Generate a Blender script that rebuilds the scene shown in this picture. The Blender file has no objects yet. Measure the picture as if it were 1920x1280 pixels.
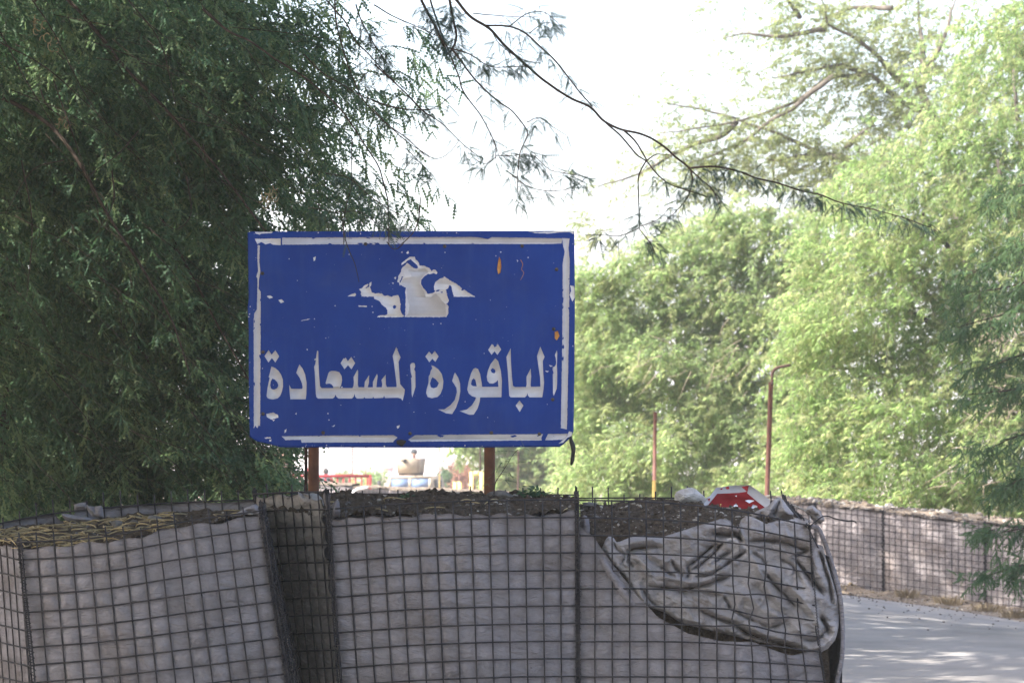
import bpy, math, random
import numpy as np
from mathutils import Vector
from mathutils.geometry import tessellate_polygon

# ------------------------------------------------------------------ camera, sky, sun, exposure
scene = bpy.context.scene
COL = scene.collection
F = 6200.0
HCAM = 1.48
PITCH = math.atan((888 - 640) / F)
CP, SP = math.cos(PITCH), math.sin(PITCH)

cam_d = bpy.data.cameras.new("camera")
cam = bpy.data.objects.new("camera", cam_d)
COL.objects.link(cam)
cam.location = (0, 0, HCAM)
cam.rotation_euler = (math.pi / 2 + PITCH, 0, 0)
cam_d.sensor_width = 36.0
cam_d.lens = 36.0 * F / 1920.0
cam_d.clip_start = 0.1
cam_d.clip_end = 6000
cam_d.dof.use_dof = True
cam_d.dof.focus_distance = 14.8
cam_d.dof.aperture_fstop = 10.0
scene.camera = cam

SUN_EL = math.radians(46)
SUN_DIR = Vector((-0.88, -0.42, 0.0)).normalized() * math.cos(SUN_EL) + Vector((0, 0, math.sin(SUN_EL)))
world = bpy.data.worlds.new("World")
scene.world = world
world.use_nodes = True
wn = world.node_tree.nodes
wn.clear()
w_out = wn.new("ShaderNodeOutputWorld")
w_bg = wn.new("ShaderNodeBackground")
w_sky = wn.new("ShaderNodeTexSky")
w_sky.sky_type = 'NISHITA'
w_sky.sun_disc = False
w_sky.sun_elevation = SUN_EL
w_sky.sun_rotation = math.atan2(SUN_DIR.x, SUN_DIR.y)
w_sky.dust_density = 4.0
w_sky.air_density = 1.0
w_sky.ozone_density = 1.0
w_bg.inputs[1].default_value = 0.15
world.node_tree.links.new(w_sky.outputs[0], w_bg.inputs[0])
world.node_tree.links.new(w_bg.outputs[0], w_out.inputs[0])

sun_d = bpy.data.lights.new("sun", 'SUN')
sun_d.energy = 5.0
sun_d.angle = math.radians(0.5)
sun_d.color = (1.0, 0.96, 0.90)
sun = bpy.data.objects.new("sun", sun_d)
COL.objects.link(sun)
sun.rotation_euler = SUN_DIR.to_track_quat('Z', 'Y').to_euler()

scene.view_settings.view_transform = 'Standard'
scene.view_settings.look = 'None'
scene.view_settings.exposure = 1.9
scene.view_settings.gamma = 1.0
scene.view_settings.use_curve_mapping = False
HAZE = .0008
scene.cycles.use_denoising = True
scene.cycles.volume_bounces = 1
scene.cycles.max_bounces = 6
scene.cycles.transparent_max_bounces = 8
scene.cycles.transmission_bounces = 4

rng = np.random.default_rng(7)
random.seed(7)


# ------------------------------------------------------------------ helpers
def P(px, py, Y):
    """ray of the photograph's pixel carried out to world depth Y"""
    x = (px - 960) / F
    y = (640 - py) / F
    dy = CP - y * SP
    t = Y / dy
    return np.array((x * t, Y, HCAM + (SP + y * CP) * t))


def PA(pts, Y=None):
    return np.array([P(p[0], p[1], Y if Y is not None else p[2]) for p in pts])


def sm(a, b, x):
    t = np.clip((np.asarray(x, float) - a) / (b - a), 0, 1)
    return t * t * (3 - 2 * t)


def gz(X, Y):
    X = np.asarray(X, float)
    Y = np.asarray(Y, float)
    r = -0.125 * np.clip(X - 4.7, -2.0, 1.6) * sm(26, 36, Y) * (1 - sm(44, 60, Y)) * sm(0.5, 3, X)
    return r - 0.2 * sm(60, 105, Y)


def mesh_obj(name, verts, faces, mats=None, parent=None, smooth=False, midx=None):
    """faces: list of index arrays (F,k) or of tuples"""
    me = bpy.data.meshes.new(name)
    verts = np.asarray(verts, dtype=np.float32).reshape(-1, 3)
    if len(faces) and not isinstance(faces[0], np.ndarray):
        groups = {}
        order = [np.array(f, dtype=np.int32) for f in faces]
        starts, totals = [], []
        s = 0
        for f in order:
            starts.append(s)
            totals.append(len(f))
            s += len(f)
        loops = np.concatenate(order)
        starts = np.array(starts, np.int32)
        totals = np.array(totals, np.int32)
    else:
        loops = np.concatenate([f.astype(np.int32).ravel() for f in faces])
        totals = np.concatenate([np.full(len(f), f.shape[1], np.int32) for f in faces])
        starts = np.concatenate([[0], np.cumsum(totals)[:-1]]).astype(np.int32)
    me.vertices.add(len(verts))
    me.vertices.foreach_set("co", verts.ravel())
    me.loops.add(len(loops))
    me.loops.foreach_set("vertex_index", loops)
    me.polygons.add(len(starts))
    me.polygons.foreach_set("loop_start", starts)
    me.polygons.foreach_set("loop_total", totals)
    if midx is not None:
        me.polygons.foreach_set("material_index", np.asarray(midx, np.int32))
    if smooth:
        me.polygons.foreach_set("use_smooth", np.ones(len(starts), bool))
    me.update(calc_edges=True)
    me.validate()
    o = bpy.data.objects.new(name, me)
    COL.objects.link(o)
    if mats is not None:
        for m in (mats if isinstance(mats, (list, tuple)) else [mats]):
            me.materials.append(m)
    if parent is not None:
        put(o, parent)
    return o


def wloc(o):
    v = Vector(o.location)
    while o.parent:
        o = o.parent
        v += Vector(o.location)
    return v


def put(o, parent):
    o.parent = parent
    o.location = Vector(o.location) - wloc(parent)


def tag(o, label=None, cat=None, group=None, kind=None):
    if label:
        o["label"] = label
    if cat:
        o["category"] = cat
    if group:
        o["group"] = group
    if kind:
        o["kind"] = kind
    return o


def thing(name, label, cat, loc, group=None):
    o = bpy.data.objects.new(name, None)
    o.empty_display_size = 0.1
    COL.objects.link(o)
    o.location = [float(c) for c in loc]
    return tag(o, label, cat, group)


class MB:
    """collects pieces of one mesh"""

    def __init__(self):
        self.v, self.f, self.m, self.n = [], [], [], 0

    def add(self, verts, faces, mi=0):
        verts = np.asarray(verts, float).reshape(-1, 3)
        for f in faces:
            self.f.append(tuple(int(i) + self.n for i in f))
            self.m.append(mi)
        self.v.append(verts)
        self.n += len(verts)

    def box(self, c, s, rz=0.0, mi=0, top=1.0):
        x, y, z = s[0] / 2, s[1] / 2, s[2] / 2
        vs = np.array([(-x, -y, -z), (x, -y, -z), (x, y, -z), (-x, y, -z), (-x * top, -y * top, z), (x * top, -y * top, z), (x * top, y * top, z), (-x * top, y * top, z)])
        cr, sr = math.cos(rz), math.sin(rz)
        vs = np.stack([vs[:, 0] * cr - vs[:, 1] * sr, vs[:, 0] * sr + vs[:, 1] * cr, vs[:, 2]], 1) + np.array(c)
        self.add(vs, [(0, 3, 2, 1), (4, 5, 6, 7), (0, 1, 5, 4), (1, 2, 6, 5), (2, 3, 7, 6), (3, 0, 4, 7)], mi)

    def prism(self, poly, d, mi=0):
        """poly: Nx3 loop, d: extrusion vector"""
        p = np.asarray(poly, float)
        n = len(p)
        tris = tessellate_polygon([[Vector(q) for q in p]])
        vs = np.concatenate([p, p + np.asarray(d, float)])
        fs = [tuple(t) for t in tris] + [tuple(i + n for i in reversed(t)) for t in tris]
        fs += [(i, (i + 1) % n, (i + 1) % n + n, i + n) for i in range(n)]
        self.add(vs, fs, mi)

    def tube(self, pts, r, sides=6, mi=0, caps=True):
        v, f = tube_geo(pts, r, sides, caps)
        self.add(v, f, mi)

    def build(self, name, mats, parent=None, smooth=False):
        return mesh_obj(name, np.concatenate(self.v), self.f, mats, parent, smooth, self.m)


def tube_geo(pts, r, sides=6, caps=True):
    pts = np.asarray(pts, float)
    n = len(pts)
    r = np.broadcast_to(np.asarray(r, float), (n,)) if np.ndim(r) == 0 else np.asarray(r, float)
    t = np.gradient(pts, axis=0)
    t /= np.linalg.norm(t, axis=1)[:, None] + 1e-12
    up = np.array((0.0, 0.0, 1.0))
    if abs(t[:, 2]).mean() > 0.8:
        up = np.array((0.0, 1.0, 0.0))
    a = np.cross(t, up)
    a /= np.linalg.norm(a, axis=1)[:, None] + 1e-12
    b = np.cross(t, a)
    ang = np.arange(sides) * 2 * math.pi / sides
    ring = pts[:, None] + r[:, None, None] * (a[:, None] * np.cos(ang)[None, :, None] + b[:, None] * np.sin(ang)[None, :, None])
    v = ring.reshape(-1, 3)
    f = []
    for i in range(n - 1):
        for j in range(sides):
            k = (j + 1) % sides
            f.append((i * sides + j, i * sides + k, (i + 1) * sides + k, (i + 1) * sides + j))
    if caps:
        f.append(tuple(reversed(range(sides))))
        f.append(tuple((n - 1) * sides + j for j in range(sides)))
    return v, f


def smooth_line(pts, n):
    """Catmull-Rom through pts, n samples, roughly even"""
    p = np.asarray(pts, float)
    if len(p) == 2:
        return p[0] + (p[1] - p[0]) * np.linspace(0, 1, n)[:, None]
    q = np.concatenate([[2 * p[0] - p[1]], p, [2 * p[-1] - p[-2]]])
    d = np.linalg.norm(np.diff(p, axis=0), axis=1)
    s = np.concatenate([[0], np.cumsum(d)])
    x = np.linspace(0, s[-1], n)
    k = np.clip(np.searchsorted(s, x, side='right') - 1, 0, len(p) - 2)
    t = ((x - s[k]) / (d[k] + 1e-12))[:, None]
    a, b, c, e = q[k], q[k + 1], q[k + 2], q[k + 3]
    return 0.5 * (2 * b + (c - a) * t + (2 * a - 5 * b + 4 * c - e) * t ** 2 + (3 * b - 3 * c + e - a) * t ** 3)


def cr_matrix(n, t):
    """weights of a uniform Catmull-Rom with n controls at parameters t in 0..1"""
    t = np.asarray(t, float).ravel()
    x = np.clip(t, -0.2, 1.2) * (n - 1)
    k = np.clip(np.floor(x).astype(int), 0, n - 2)
    u = x - k
    W = np.zeros((len(t), n))
    if n == 2:
        W[:, 0] = 1 - u
        W[:, 1] = u
        return W
    w = [(-u + 2 * u ** 2 - u ** 3) / 2, (2 - 5 * u ** 2 + 3 * u ** 3) / 2, (u + 4 * u ** 2 - 3 * u ** 3) / 2, (-u ** 2 + u ** 3) / 2]
    for j, wj in zip((-1, 0, 1, 2), w):
        i = k + j
        lo, hi = i < 0, i > n - 1
        mid = ~(lo | hi)
        rows = np.arange(len(t))
        np.add.at(W, (rows[mid], i[mid]), wj[mid])
        np.add.at(W, (rows[lo], np.zeros(lo.sum(), int)), 2 * wj[lo])
        np.add.at(W, (rows[lo], np.ones(lo.sum(), int)), -wj[lo])
        np.add.at(W, (rows[hi], np.full(hi.sum(), n - 1)), 2 * wj[hi])
        np.add.at(W, (rows[hi], np.full(hi.sum(), n - 2)), -wj[hi])
    return W


class Patch:
    def __init__(self, ctrl, world=False):
        self.c = np.array(ctrl, float) if world else np.array([[P(*p) for p in row] for row in ctrl])

    def grid(self, us, vs):
        return np.einsum('ri,ijk,cj->rck', cr_matrix(self.c.shape[0], vs), self.c, cr_matrix(self.c.shape[1], us))

    def pts(self, u, v):
        A = cr_matrix(self.c.shape[0], v)
        B = cr_matrix(self.c.shape[1], u)
        return np.einsum('ni,ijk,nj->nk', A, self.c, B)

    def normals(self, u, v):
        e = 1e-3
        du = self.pts(u + e, v) - self.pts(u - e, v)
        dv = self.pts(u, v + e) - self.pts(u, v - e)
        n = np.cross(du, dv)
        n /= np.linalg.norm(n, axis=1)[:, None] + 1e-12
        return n

    def facing(self):
        n = self.normals(np.array([.5]), np.array([.5]))[0]
        m = self.pts(np.array([.5]), np.array([.5]))[0]
        return -1.0 if n @ (m - np.array((0, 0, HCAM))) > 0 else 1.0


def vnoise(p, seed=0):
    """smooth value noise in 0..1, p: (...,3)"""
    p = np.asarray(p, float)
    i = np.floor(p).astype(np.int64)
    f = p - i
    f = f * f * (3 - 2 * f)

    def h(a, b, c):
        n = (a * 374761393 + b * 668265263 + c * 2147483647 + seed * 974634777) & 0xffffffff
        n = ((n ^ (n >> 13)) * 1274126177) & 0xffffffff
        return ((n ^ (n >> 16)) & 0xffff) / 65535.0
    x, y, z = i[..., 0], i[..., 1], i[..., 2]
    fx, fy, fz = f[..., 0], f[..., 1], f[..., 2]
    c = {}
    for a in (0, 1):
        for b in (0, 1):
            for d in (0, 1):
                c[a, b, d] = h(x + a, y + b, z + d)
    x00 = c[0, 0, 0] * (1 - fx) + c[1, 0, 0] * fx
    x10 = c[0, 1, 0] * (1 - fx) + c[1, 1, 0] * fx
    x01 = c[0, 0, 1] * (1 - fx) + c[1, 0, 1] * fx
    x11 = c[0, 1, 1] * (1 - fx) + c[1, 1, 1] * fx
    return (x00 * (1 - fy) + x10 * fy) * (1 - fz) + (x01 * (1 - fy) + x11 * fy) * fz


def fbm(p, oct=4, seed=0):
    s, a, t = 0, 1, 0
    for o in range(oct):
        s = s + a * vnoise(np.asarray(p) * 2 ** o, seed + o)
        t += a
        a *= 0.5
    return s / t


def quads(r, c, off=0):
    i = np.arange(r - 1)[:, None] * c + np.arange(c - 1)[None]
    return (np.stack([i, i + 1, i + c + 1, i + c], -1).reshape(-1, 4) + off)


# ------------------------------------------------------------------ materials
def mat(name, build):
    m = bpy.data.materials.new(name)
    m.use_nodes = True
    nt = m.node_tree
    nt.nodes.clear()
    out = nt.nodes.new("ShaderNodeOutputMaterial")

    def N(kind, **kw):
        n = nt.nodes.new("ShaderNode" + kind)
        for k, v in kw.items():
            if k.startswith("i_"):
                key = k[2:]
                n.inputs[int(key) if key.isdigit() else key].default_value = v
            else:
                setattr(n, k, v)
        return n

    def L(a, b):
        nt.links.new(a, b)
    surf = build(N, L)
    L(surf, out.inputs[0])
    return m


def n_noise(N, L, scale, detail=4, rough=.6, vec=None, stretch=None, dist=0.0):
    tc = N("TexCoord")
    src = tc.outputs['Object']
    if stretch:
        mp = N("Mapping")
        mp.inputs['Scale'].default_value = stretch
        L(src, mp.inputs[0])
        src = mp.outputs[0]
    n = N("TexNoise")
    n.inputs['Scale'].default_value = scale
    n.inputs['Detail'].default_value = detail
    n.inputs['Roughness'].default_value = rough
    n.inputs['Distortion'].default_value = dist
    L(src, n.inputs['Vector'])
    return n.outputs[0]


def n_ramp(N, L, fac, stops):
    r = N("ValToRGB")
    el = r.color_ramp.elements
    while len(el) < len(stops):
        el.new(0.5)
    for e, (p, c) in zip(el, stops):
        e.position = p
        e.color = (*c, 1) if len(c) == 3 else c
    L(fac, r.inputs[0])
    return r.outputs[0]


def n_mix(N, L, fac, a, b):
    m = N("Mix", data_type='RGBA')
    if isinstance(fac, float):
        m.inputs[0].default_value = fac
    else:
        L(fac, m.inputs[0])
    for k, c in ((6, a), (7, b)):
        if isinstance(c, tuple):
            m.inputs[k].default_value = (*c, 1)
        else:
            L(c, m.inputs[k])
    return m.outputs[2]


def n_bump(N, L, h, strength, dist, prev=None):
    b = N("Bump")
    b.inputs['Strength'].default_value = strength
    b.inputs['Distance'].default_value = dist
    L(h, b.inputs['Height'])
    if prev is not None:
        L(prev, b.inputs['Normal'])
    return b.outputs[0]


def n_bsdf(N, L, col, rough=.8, metal=0.0, normal=None, spec=.3):
    b = N("BsdfPrincipled")
    if isinstance(col, tuple):
        b.inputs['Base Color'].default_value = (*col, 1)
    else:
        L(col, b.inputs['Base Color'])
    if isinstance(rough, float):
        b.inputs['Roughness'].default_value = rough
    else:
        L(rough, b.inputs['Roughness'])
    b.inputs['Metallic'].default_value = metal
    b.inputs['Specular IOR Level'].default_value = spec
    if normal is not None:
        L(normal, b.inputs['Normal'])
    return b.outputs[0]


def varied(c1, c2, scale=6.0, rough=.8, metal=0.0, bump=0.0, bscale=60.0, bdist=.004, lo=.35, hi=.65, spec=.3, stretch=None):
    def f(N, L):
        col = n_ramp(N, L, n_noise(N, L, scale, stretch=stretch), [(lo, c1), (hi, c2)])
        nb = n_bump(N, L, n_noise(N, L, bscale), bump, bdist) if bump else None
        return n_bsdf(N, L, col, rough, metal, nb, spec)
    return f


def fabric(base, dirt, dirt_lo=.5, dirt_hi=.75, wr=1.0):
    def f(N, L):
        g = n_ramp(N, L, n_noise(N, L, 9, 5), [(.3, tuple(c * .86 for c in base)), (.7, tuple(min(1, c * 1.1) for c in base))])
        d = n_ramp(N, L, n_noise(N, L, 2.7, 7, .7, dist=.6), [(dirt_lo, (0, 0, 0)), (dirt_hi, (1, 1, 1))])
        fine = n_ramp(N, L, n_noise(N, L, 55, 4, .7), [(.45, (0, 0, 0)), (.7, (1, 1, 1))])
        c = n_mix(N, L, d, g, dirt)
        fd = N("Math", operation='MULTIPLY', i_1=.28)
        L(fine, fd.inputs[0])
        c = n_mix(N, L, fd.outputs[0], c, tuple(x * .6 for x in base))
        w = n_noise(N, L, 9, 5, .62, stretch=(1.0, 1.0, 2.6), dist=1.2)
        b1 = n_bump(N, L, w, 1.0 * wr, .035)
        w2 = n_noise(N, L, 420, 3, .6)
        b2 = n_bump(N, L, w2, .35, .0012, b1)
        return n_bsdf(N, L, c, .93, 0, b2, .12)
    return f


def leaf(c1, c2, c3, trans=.45, scale=1.2, tmul=1.5):
    def f(N, L):
        a = n_ramp(N, L, n_noise(N, L, scale, 3, .6), [(.35, c1), (.65, c2)])
        d = n_ramp(N, L, n_noise(N, L, scale * 14, 2, .6), [(.5, (0, 0, 0)), (.78, (1, 1, 1))])
        col = n_mix(N, L, d, a, c3)
        df = n_bsdf(N, L, col, .55, 0, None, .25)
        tr = N("BsdfTranslucent")
        tc = N("Mix", data_type='RGBA', blend_type='MULTIPLY')
        tc.inputs[0].default_value = 1.0
        L(col, tc.inputs[6])
        tc.inputs[7].default_value = (tmul * .97, tmul, tmul * .85, 1)
        L(tc.outputs[2], tr.inputs[0])
        mx = N("MixShader")
        mx.inputs[0].default_value = trans
        L(df, mx.inputs[1])
        L(tr.outputs[0], mx.inputs[2])
        return mx.outputs[0]
    return f


M = {}
M['fabric'] = mat("grey_geotextile", fabric((.205, .195, .212), (.108, .088, .076), .47, .76, .72))
M['fabric_torn'] = mat("crumpled_geotextile", fabric((.29, .275, .28), (.11, .078, .055), .53, .70, .8))
M['fabric_tan'] = mat("tan_geotextile", fabric((.27, .25, .238), (.17, .15, .13), .55, .85))
M['fabric_far'] = mat("far_geotextile", fabric((.28, .25, .25), (.27, .21, .17), .5, .8))
M['wire'] = mat("galvanised_wire", varied((.016, .017, .023), (.055, .05, .052), 14, .65, .3, spec=.2))
M['wire_pale'] = mat("pale_wire", varied((.25, .23, .2), (.4, .38, .35), 14, .5, .4))
M['soil'] = mat("dark_stony_soil", varied((.028, .022, .017), (.115, .088, .066), 40, .95, 0, 1.0, 110, .014, .3, .75, .05))
M['stone_pale'] = mat("pale_stone", varied((.2, .18, .155), (.36, .33, .29), 30, .95, 0, .5, 80, spec=.05))
M['stone_dark'] = mat("grey_stone", varied((.06, .057, .055), (.15, .142, .135), 18, .95, 0, .6, 60, spec=.05))
M['stone_white'] = mat("whitewashed_stone", varied((.36, .34, .33), (.56, .55, .54), 9, .9, 0, .8, 30, .02, spec=.05))
M['pod'] = mat("dry_seed_pod", varied((.17, .125, .06), (.38, .30, .165), 14, .85))
M['road'] = None
M['blue'] = None
M['white'] = mat("sign_white_film", varied((.42, .42, .46), (.54, .54, .575), 10, .7, lo=.3, hi=.7, spec=.1))
M['white2'] = mat("bare_white_primer", varied((.56, .56, .60), (.68, .68, .71), 20, .75, spec=.1))
M['rust'] = mat("rusty_pipe", varied((.085, .036, .02), (.17, .075, .042), 9, .85, .1, .3, 120, .002))
M['darkrust'] = mat("dark_rusty_steel", varied((.03, .018, .014), (.07, .035, .025), 9, .8, .2))
M['brownpaint'] = mat("brown_painted_steel", varied((.085, .038, .028), (.13, .055, .04), 7, .7))
M['yellow'] = mat("faded_yellow_paint", varied((.62, .44, .12), (.7, .53, .2), 5, .6))
M['red'] = mat("red_paint", varied((.20, .010, .014), (.31, .025, .03), 9, .7, lo=.3, hi=.7, spec=.15))
M['black'] = mat("black_rubber", varied((.012, .012, .012), (.03, .03, .03), 20, .7))
M['steel'] = mat("screw_steel", varied((.05, .05, .055), (.14, .11, .09), 40, .5, .6))
M['sand'] = mat("sand_vehicle_paint", varied((.25, .205, .15), (.30, .25, .19), 4, .8, spec=.1))
M['glass'] = mat("windscreen_glass", lambda N, L: n_bsdf(N, L, (.12, .17, .27), .12, 0, None, .6))
M['dark'] = mat("dark_recess", varied((.01, .01, .01), (.02, .02, .02), 5, .9))
M['skin'] = mat("skin", varied((.3, .17, .11), (.36, .21, .14), 12, .6))
M['hair'] = mat("dark_hair", varied((.015, .012, .01), (.03, .025, .02), 60, .7))
M['shirt'] = mat("maroon_shirt", varied((.16, .07, .065), (.2, .1, .09), 8, .85))
M['vest'] = mat("dark_vest", varied((.025, .03, .035), (.05, .055, .06), 8, .85))
M['trouser'] = mat("khaki_trousers", varied((.14, .12, .09), (.2, .17, .13), 8, .85))
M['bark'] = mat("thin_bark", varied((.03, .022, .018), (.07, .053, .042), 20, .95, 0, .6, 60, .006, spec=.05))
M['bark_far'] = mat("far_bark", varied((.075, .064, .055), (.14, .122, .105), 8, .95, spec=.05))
M['deadtwig'] = mat("dead_twig", varied((.2, .155, .115), (.3, .245, .19), 8, .9))
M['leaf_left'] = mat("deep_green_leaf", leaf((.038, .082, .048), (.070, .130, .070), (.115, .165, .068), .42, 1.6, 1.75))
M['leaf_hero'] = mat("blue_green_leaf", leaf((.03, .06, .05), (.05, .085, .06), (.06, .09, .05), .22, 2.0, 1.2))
M['leaf_right'] = mat("bright_green_leaf", leaf((.108, .16, .062), (.15, .205, .085), (.21, .21, .115), .64, .55, 2.8))
M['leaf_mid'] = mat("yellow_green_leaf", leaf((.122, .17, .075), (.168, .215, .10), (.22, .215, .13), .64, .45, 2.9))
M['leaf_thin'] = mat("sparse_olive_leaf", leaf((.11, .14, .06), (.15, .17, .08), (.18, .165, .09), .62, .6, 2.5))
M['leaf_left2'] = mat('light_green_leaf', leaf((.095, .15, .075), (.135, .19, .10), (.18, .20, .085), .45, 1.6, 1.9))
M['leaf_right2'] = mat('pale_lime_leaf', leaf((.18, .215, .095), (.23, .255, .13), (.28, .245, .155), .62, .55, 2.4))
M['leaf_near'] = mat("mid_green_leaf", leaf((.05, .10, .05), (.075, .13, .055), (.09, .13, .05), .42, 1.0, 1.5))
M['drygrass'] = mat("dry_weed", varied((.17, .125, .075), (.27, .21, .13), 9, .9))
M['litter'] = mat("leaf_litter", varied((.08, .058, .042), (.22, .175, .13), 14, .95, 0, .8, 40, .02))
M['dryleaf'] = mat("orange_dry_leaf", varied((.4, .17, .04), (.5, .24, .07), 60, .7))
M['bluecap'] = mat("blue_plastic", varied((.01, .05, .35), (.02, .07, .42), 30, .4))
M['thatch'] = mat("dry_thatch", varied((.16, .1, .07), (.28, .19, .14), 12, .9))
M['pinkwall'] = mat("pink_plaster", varied((.42, .3, .3), (.5, .37, .37), 3, .9))
M['flower'] = mat("bush_pink", leaf((.3, .12, .1), (.2, .12, .07), (.12, .14, .05), .4, 1.5, 1.3))
M['hill'] = mat("dry_hill", varied((.33, .26, .24), (.42, .34, .31), .02, .95))


def _road(N, L):
    a = n_ramp(N, L, n_noise(N, L, .9, 6, .65), [(.32, (.175, .162, .152)), (.68, (.27, .25, .235))])
    cr = n_ramp(N, L, n_noise(N, L, 2.4, 6, .75, stretch=(.5, 2.2, 1), dist=2.5), [(.49, (0, 0, 0)), (.5, (1, 1, 1)), (.51, (0, 0, 0))])
    k = N("Math", operation='MULTIPLY', i_1=.3)
    L(cr, k.inputs[0])
    a = n_mix(N, L, k.outputs[0], a, (.12, .11, .1))
    dust = n_ramp(N, L, n_noise(N, L, .35, 4, .6), [(.45, (0, 0, 0)), (.75, (1, 1, 1))])
    k2 = N("Math", operation='MULTIPLY', i_1=.3)
    L(dust, k2.inputs[0])
    a = n_mix(N, L, k2.outputs[0], a, (.31, .26, .215))
    sp = n_ramp(N, L, n_noise(N, L, 70, 3, .7), [(.6, (0, 0, 0)), (.75, (1, 1, 1))])
    k3 = N("Math", operation='MULTIPLY', i_1=.35)
    L(sp, k3.inputs[0])
    a = n_mix(N, L, k3.outputs[0], a, (.15, .135, .12))
    return n_bsdf(N, L, a, .92, 0, n_bump(N, L, n_noise(N, L, 40, 5, .7), .4, .01), .15)


M['road'] = mat("old_concrete", _road)
M['ground'] = mat("dry_earth", varied((.2, .15, .11), (.33, .26, .2), .8, .95, 0, .7, 12, .04))


def _blue(N, L):
    a = n_ramp(N, L, n_noise(N, L, 3.5, 5, .6), [(.3, (.0022, .029, .205)), (.7, (.005, .042, .255))])
    s = n_ramp(N, L, n_noise(N, L, 30, 5, .7), [(.5, (0, 0, 0)), (.8, (1, 1, 1))])
    k = N("Math", operation='MULTIPLY', i_1=.25)
    L(s, k.inputs[0])
    a = n_mix(N, L, k.outputs[0], a, (.02, .06, .25))
    st = n_ramp(N, L, n_noise(N, L, 22, 5, .7, stretch=(1, 1, .09)), [(.5, (0, 0, 0)), (.8, (1, 1, 1))])
    k4 = N("Math", operation='MULTIPLY', i_1=.32)
    L(st, k4.inputs[0])
    a = n_mix(N, L, k4.outputs[0], a, (.035, .08, .26))
    du = n_ramp(N, L, n_noise(N, L, 2.2, 6, .7, dist=.8), [(.52, (0, 0, 0)), (.8, (1, 1, 1))])
    k5 = N("Math", operation='MULTIPLY', i_1=.35)
    L(du, k5.inputs[0])
    a = n_mix(N, L, k5.outputs[0], a, (.045, .075, .2))
    fl = n_ramp(N, L, n_noise(N, L, 95, 4, .8), [(.715, (0, 0, 0)), (.735, (1, 1, 1))])
    a = n_mix(N, L, fl, a, (.34, .36, .46))
    return n_bsdf(N, L, a, .62, 0, n_bump(N, L, n_noise(N, L, 5, 3), .25, .006), .18)


M['blue'] = mat("weathered_blue_paint", _blue)

# ------------------------------------------------------------------ setting: ground, road, verge, hills
def sheet(name, xs, ys, dz, m, kind='structure', jag=0.0, mask=None):
    X, Y = np.meshgrid(xs, ys)
    Z = gz(X, Y) + dz
    if jag:
        Z = Z + jag * (fbm(np.stack([X * 3, Y * 3, X * 0], -1), 4) - .5)
    v = np.stack([X, Y, Z], -1).reshape(-1, 3)
    o = mesh_obj(name, v, [quads(len(ys), len(xs))], m, None, True)
    return tag(o, kind=kind)


gx = np.concatenate([[-2500, -600, -150, -50], np.arange(-20, 20.1, 1.0), [50, 150, 600, 2500]])
gy = np.concatenate([[-40, -10], np.arange(0, 130, 2.0), [160, 260, 600, 1400, 3500]])
sheet("ground", gx, gy, -.03, M['ground'])


def wall_line(Y):  # right edge of the road, X at depth Y
    return np.interp(Y, [0, 20, 30, 34, 36, 36.8, 37.4, 42, 47, 60, 76, 108, 132], [6.6, 6.5, 6.2, 5.9, 5.2, 4.5, 3.6, 2.9, 1.75, .75, -.1, -2.6, -3.5])


ys = np.concatenate([np.arange(-4, 34, 1.0), np.arange(34, 38.6, .2), np.arange(39, 132, 2.0)])
us = np.linspace(0, 1, 40)
XR = wall_line(ys)[:, None] + .12 * (fbm(np.stack([ys * 1.3, ys * 0, ys * 0], -1), 3)[:, None] - .5)
XL = np.interp(ys, [0, 40, 60, 130], [-5.5, -5.5, -6.5, -11.0])[:, None]
RX = XL + (XR - XL) * us[None]
RY = np.repeat(ys[:, None], 40, 1)
tag(mesh_obj("road", np.stack([RX, RY, gz(RX, RY) + .004], -1).reshape(-1, 3), [quads(len(ys), 40)], M['road'], None, True), kind='structure')

hx = np.linspace(-420, 420, 60)
hv = []
for r, (yy, k) in enumerate(((1500, 0.0), (1700, .7), (1900, 1.0), (2100, .4))):
    for x in hx:
        z = k * (14 + 16 * float(vnoise(np.array([x * .011, 3.0, r * .3]))) + 9 * float(vnoise(np.array([x * .04, 7., 1.])))) - 3
        hv.append((x, yy, z))
tag(mesh_obj("hills", hv, [quads(4, 60)], M['hill'], None, True), kind='structure')

# ------------------------------------------------------------------ gabions
SQ = 0.0762


def wire_path(patch, us, vs, off):
    u = np.asarray(us, float)
    v = np.asarray(vs, float)
    s = patch.facing()
    return patch.pts(u, v) + patch.normals(u, v) * s * off


def wire_obj(parent, pts, r=.0035, m=None):
    v, f = tube_geo(pts, r, 5)
    return mesh_obj("wire", v, f, m or M['wire'], parent, True)


def mesh_panel(parent, patch, nu, nv, off=.004, stub=.02, vmax=1.0, seed=1, skip_u=(), skip_v=(), r=.0035, H=1.37, wob=.004, u_top=None, warp=None):
    g = np.random.default_rng(seed)

    def path(u, v, o):
        p = wire_path(patch, u, v, o)
        n = np.stack([fbm(np.stack([p[:, 0] * 3, p[:, 2] * 3 + seed, p[:, 0] * 0 + i * 9], -1), 2, seed) - .5 for i in range(3)], -1)
        p = p + n * wob
        if warp is not None:
            p = warp(p)
        return p
    for i in range(nu + 1):
        if i in skip_u:
            continue
        t = np.linspace(-stub / H * g.uniform(.4, 1.5), vmax, 17)
        if u_top is not None:
            t = np.linspace(u_top(i / nu), vmax, 26)
        wire_obj(parent, path(np.full(len(t), i / nu), t, off), r)
    j = 0
    while j / nv <= vmax + 1e-6:
        if j not in skip_v:
            wire_obj(parent, path(np.linspace(-.004, 1.004, 17), np.full(17, j / nv), off + 1.7 * r), r)
        j += 1


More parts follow.
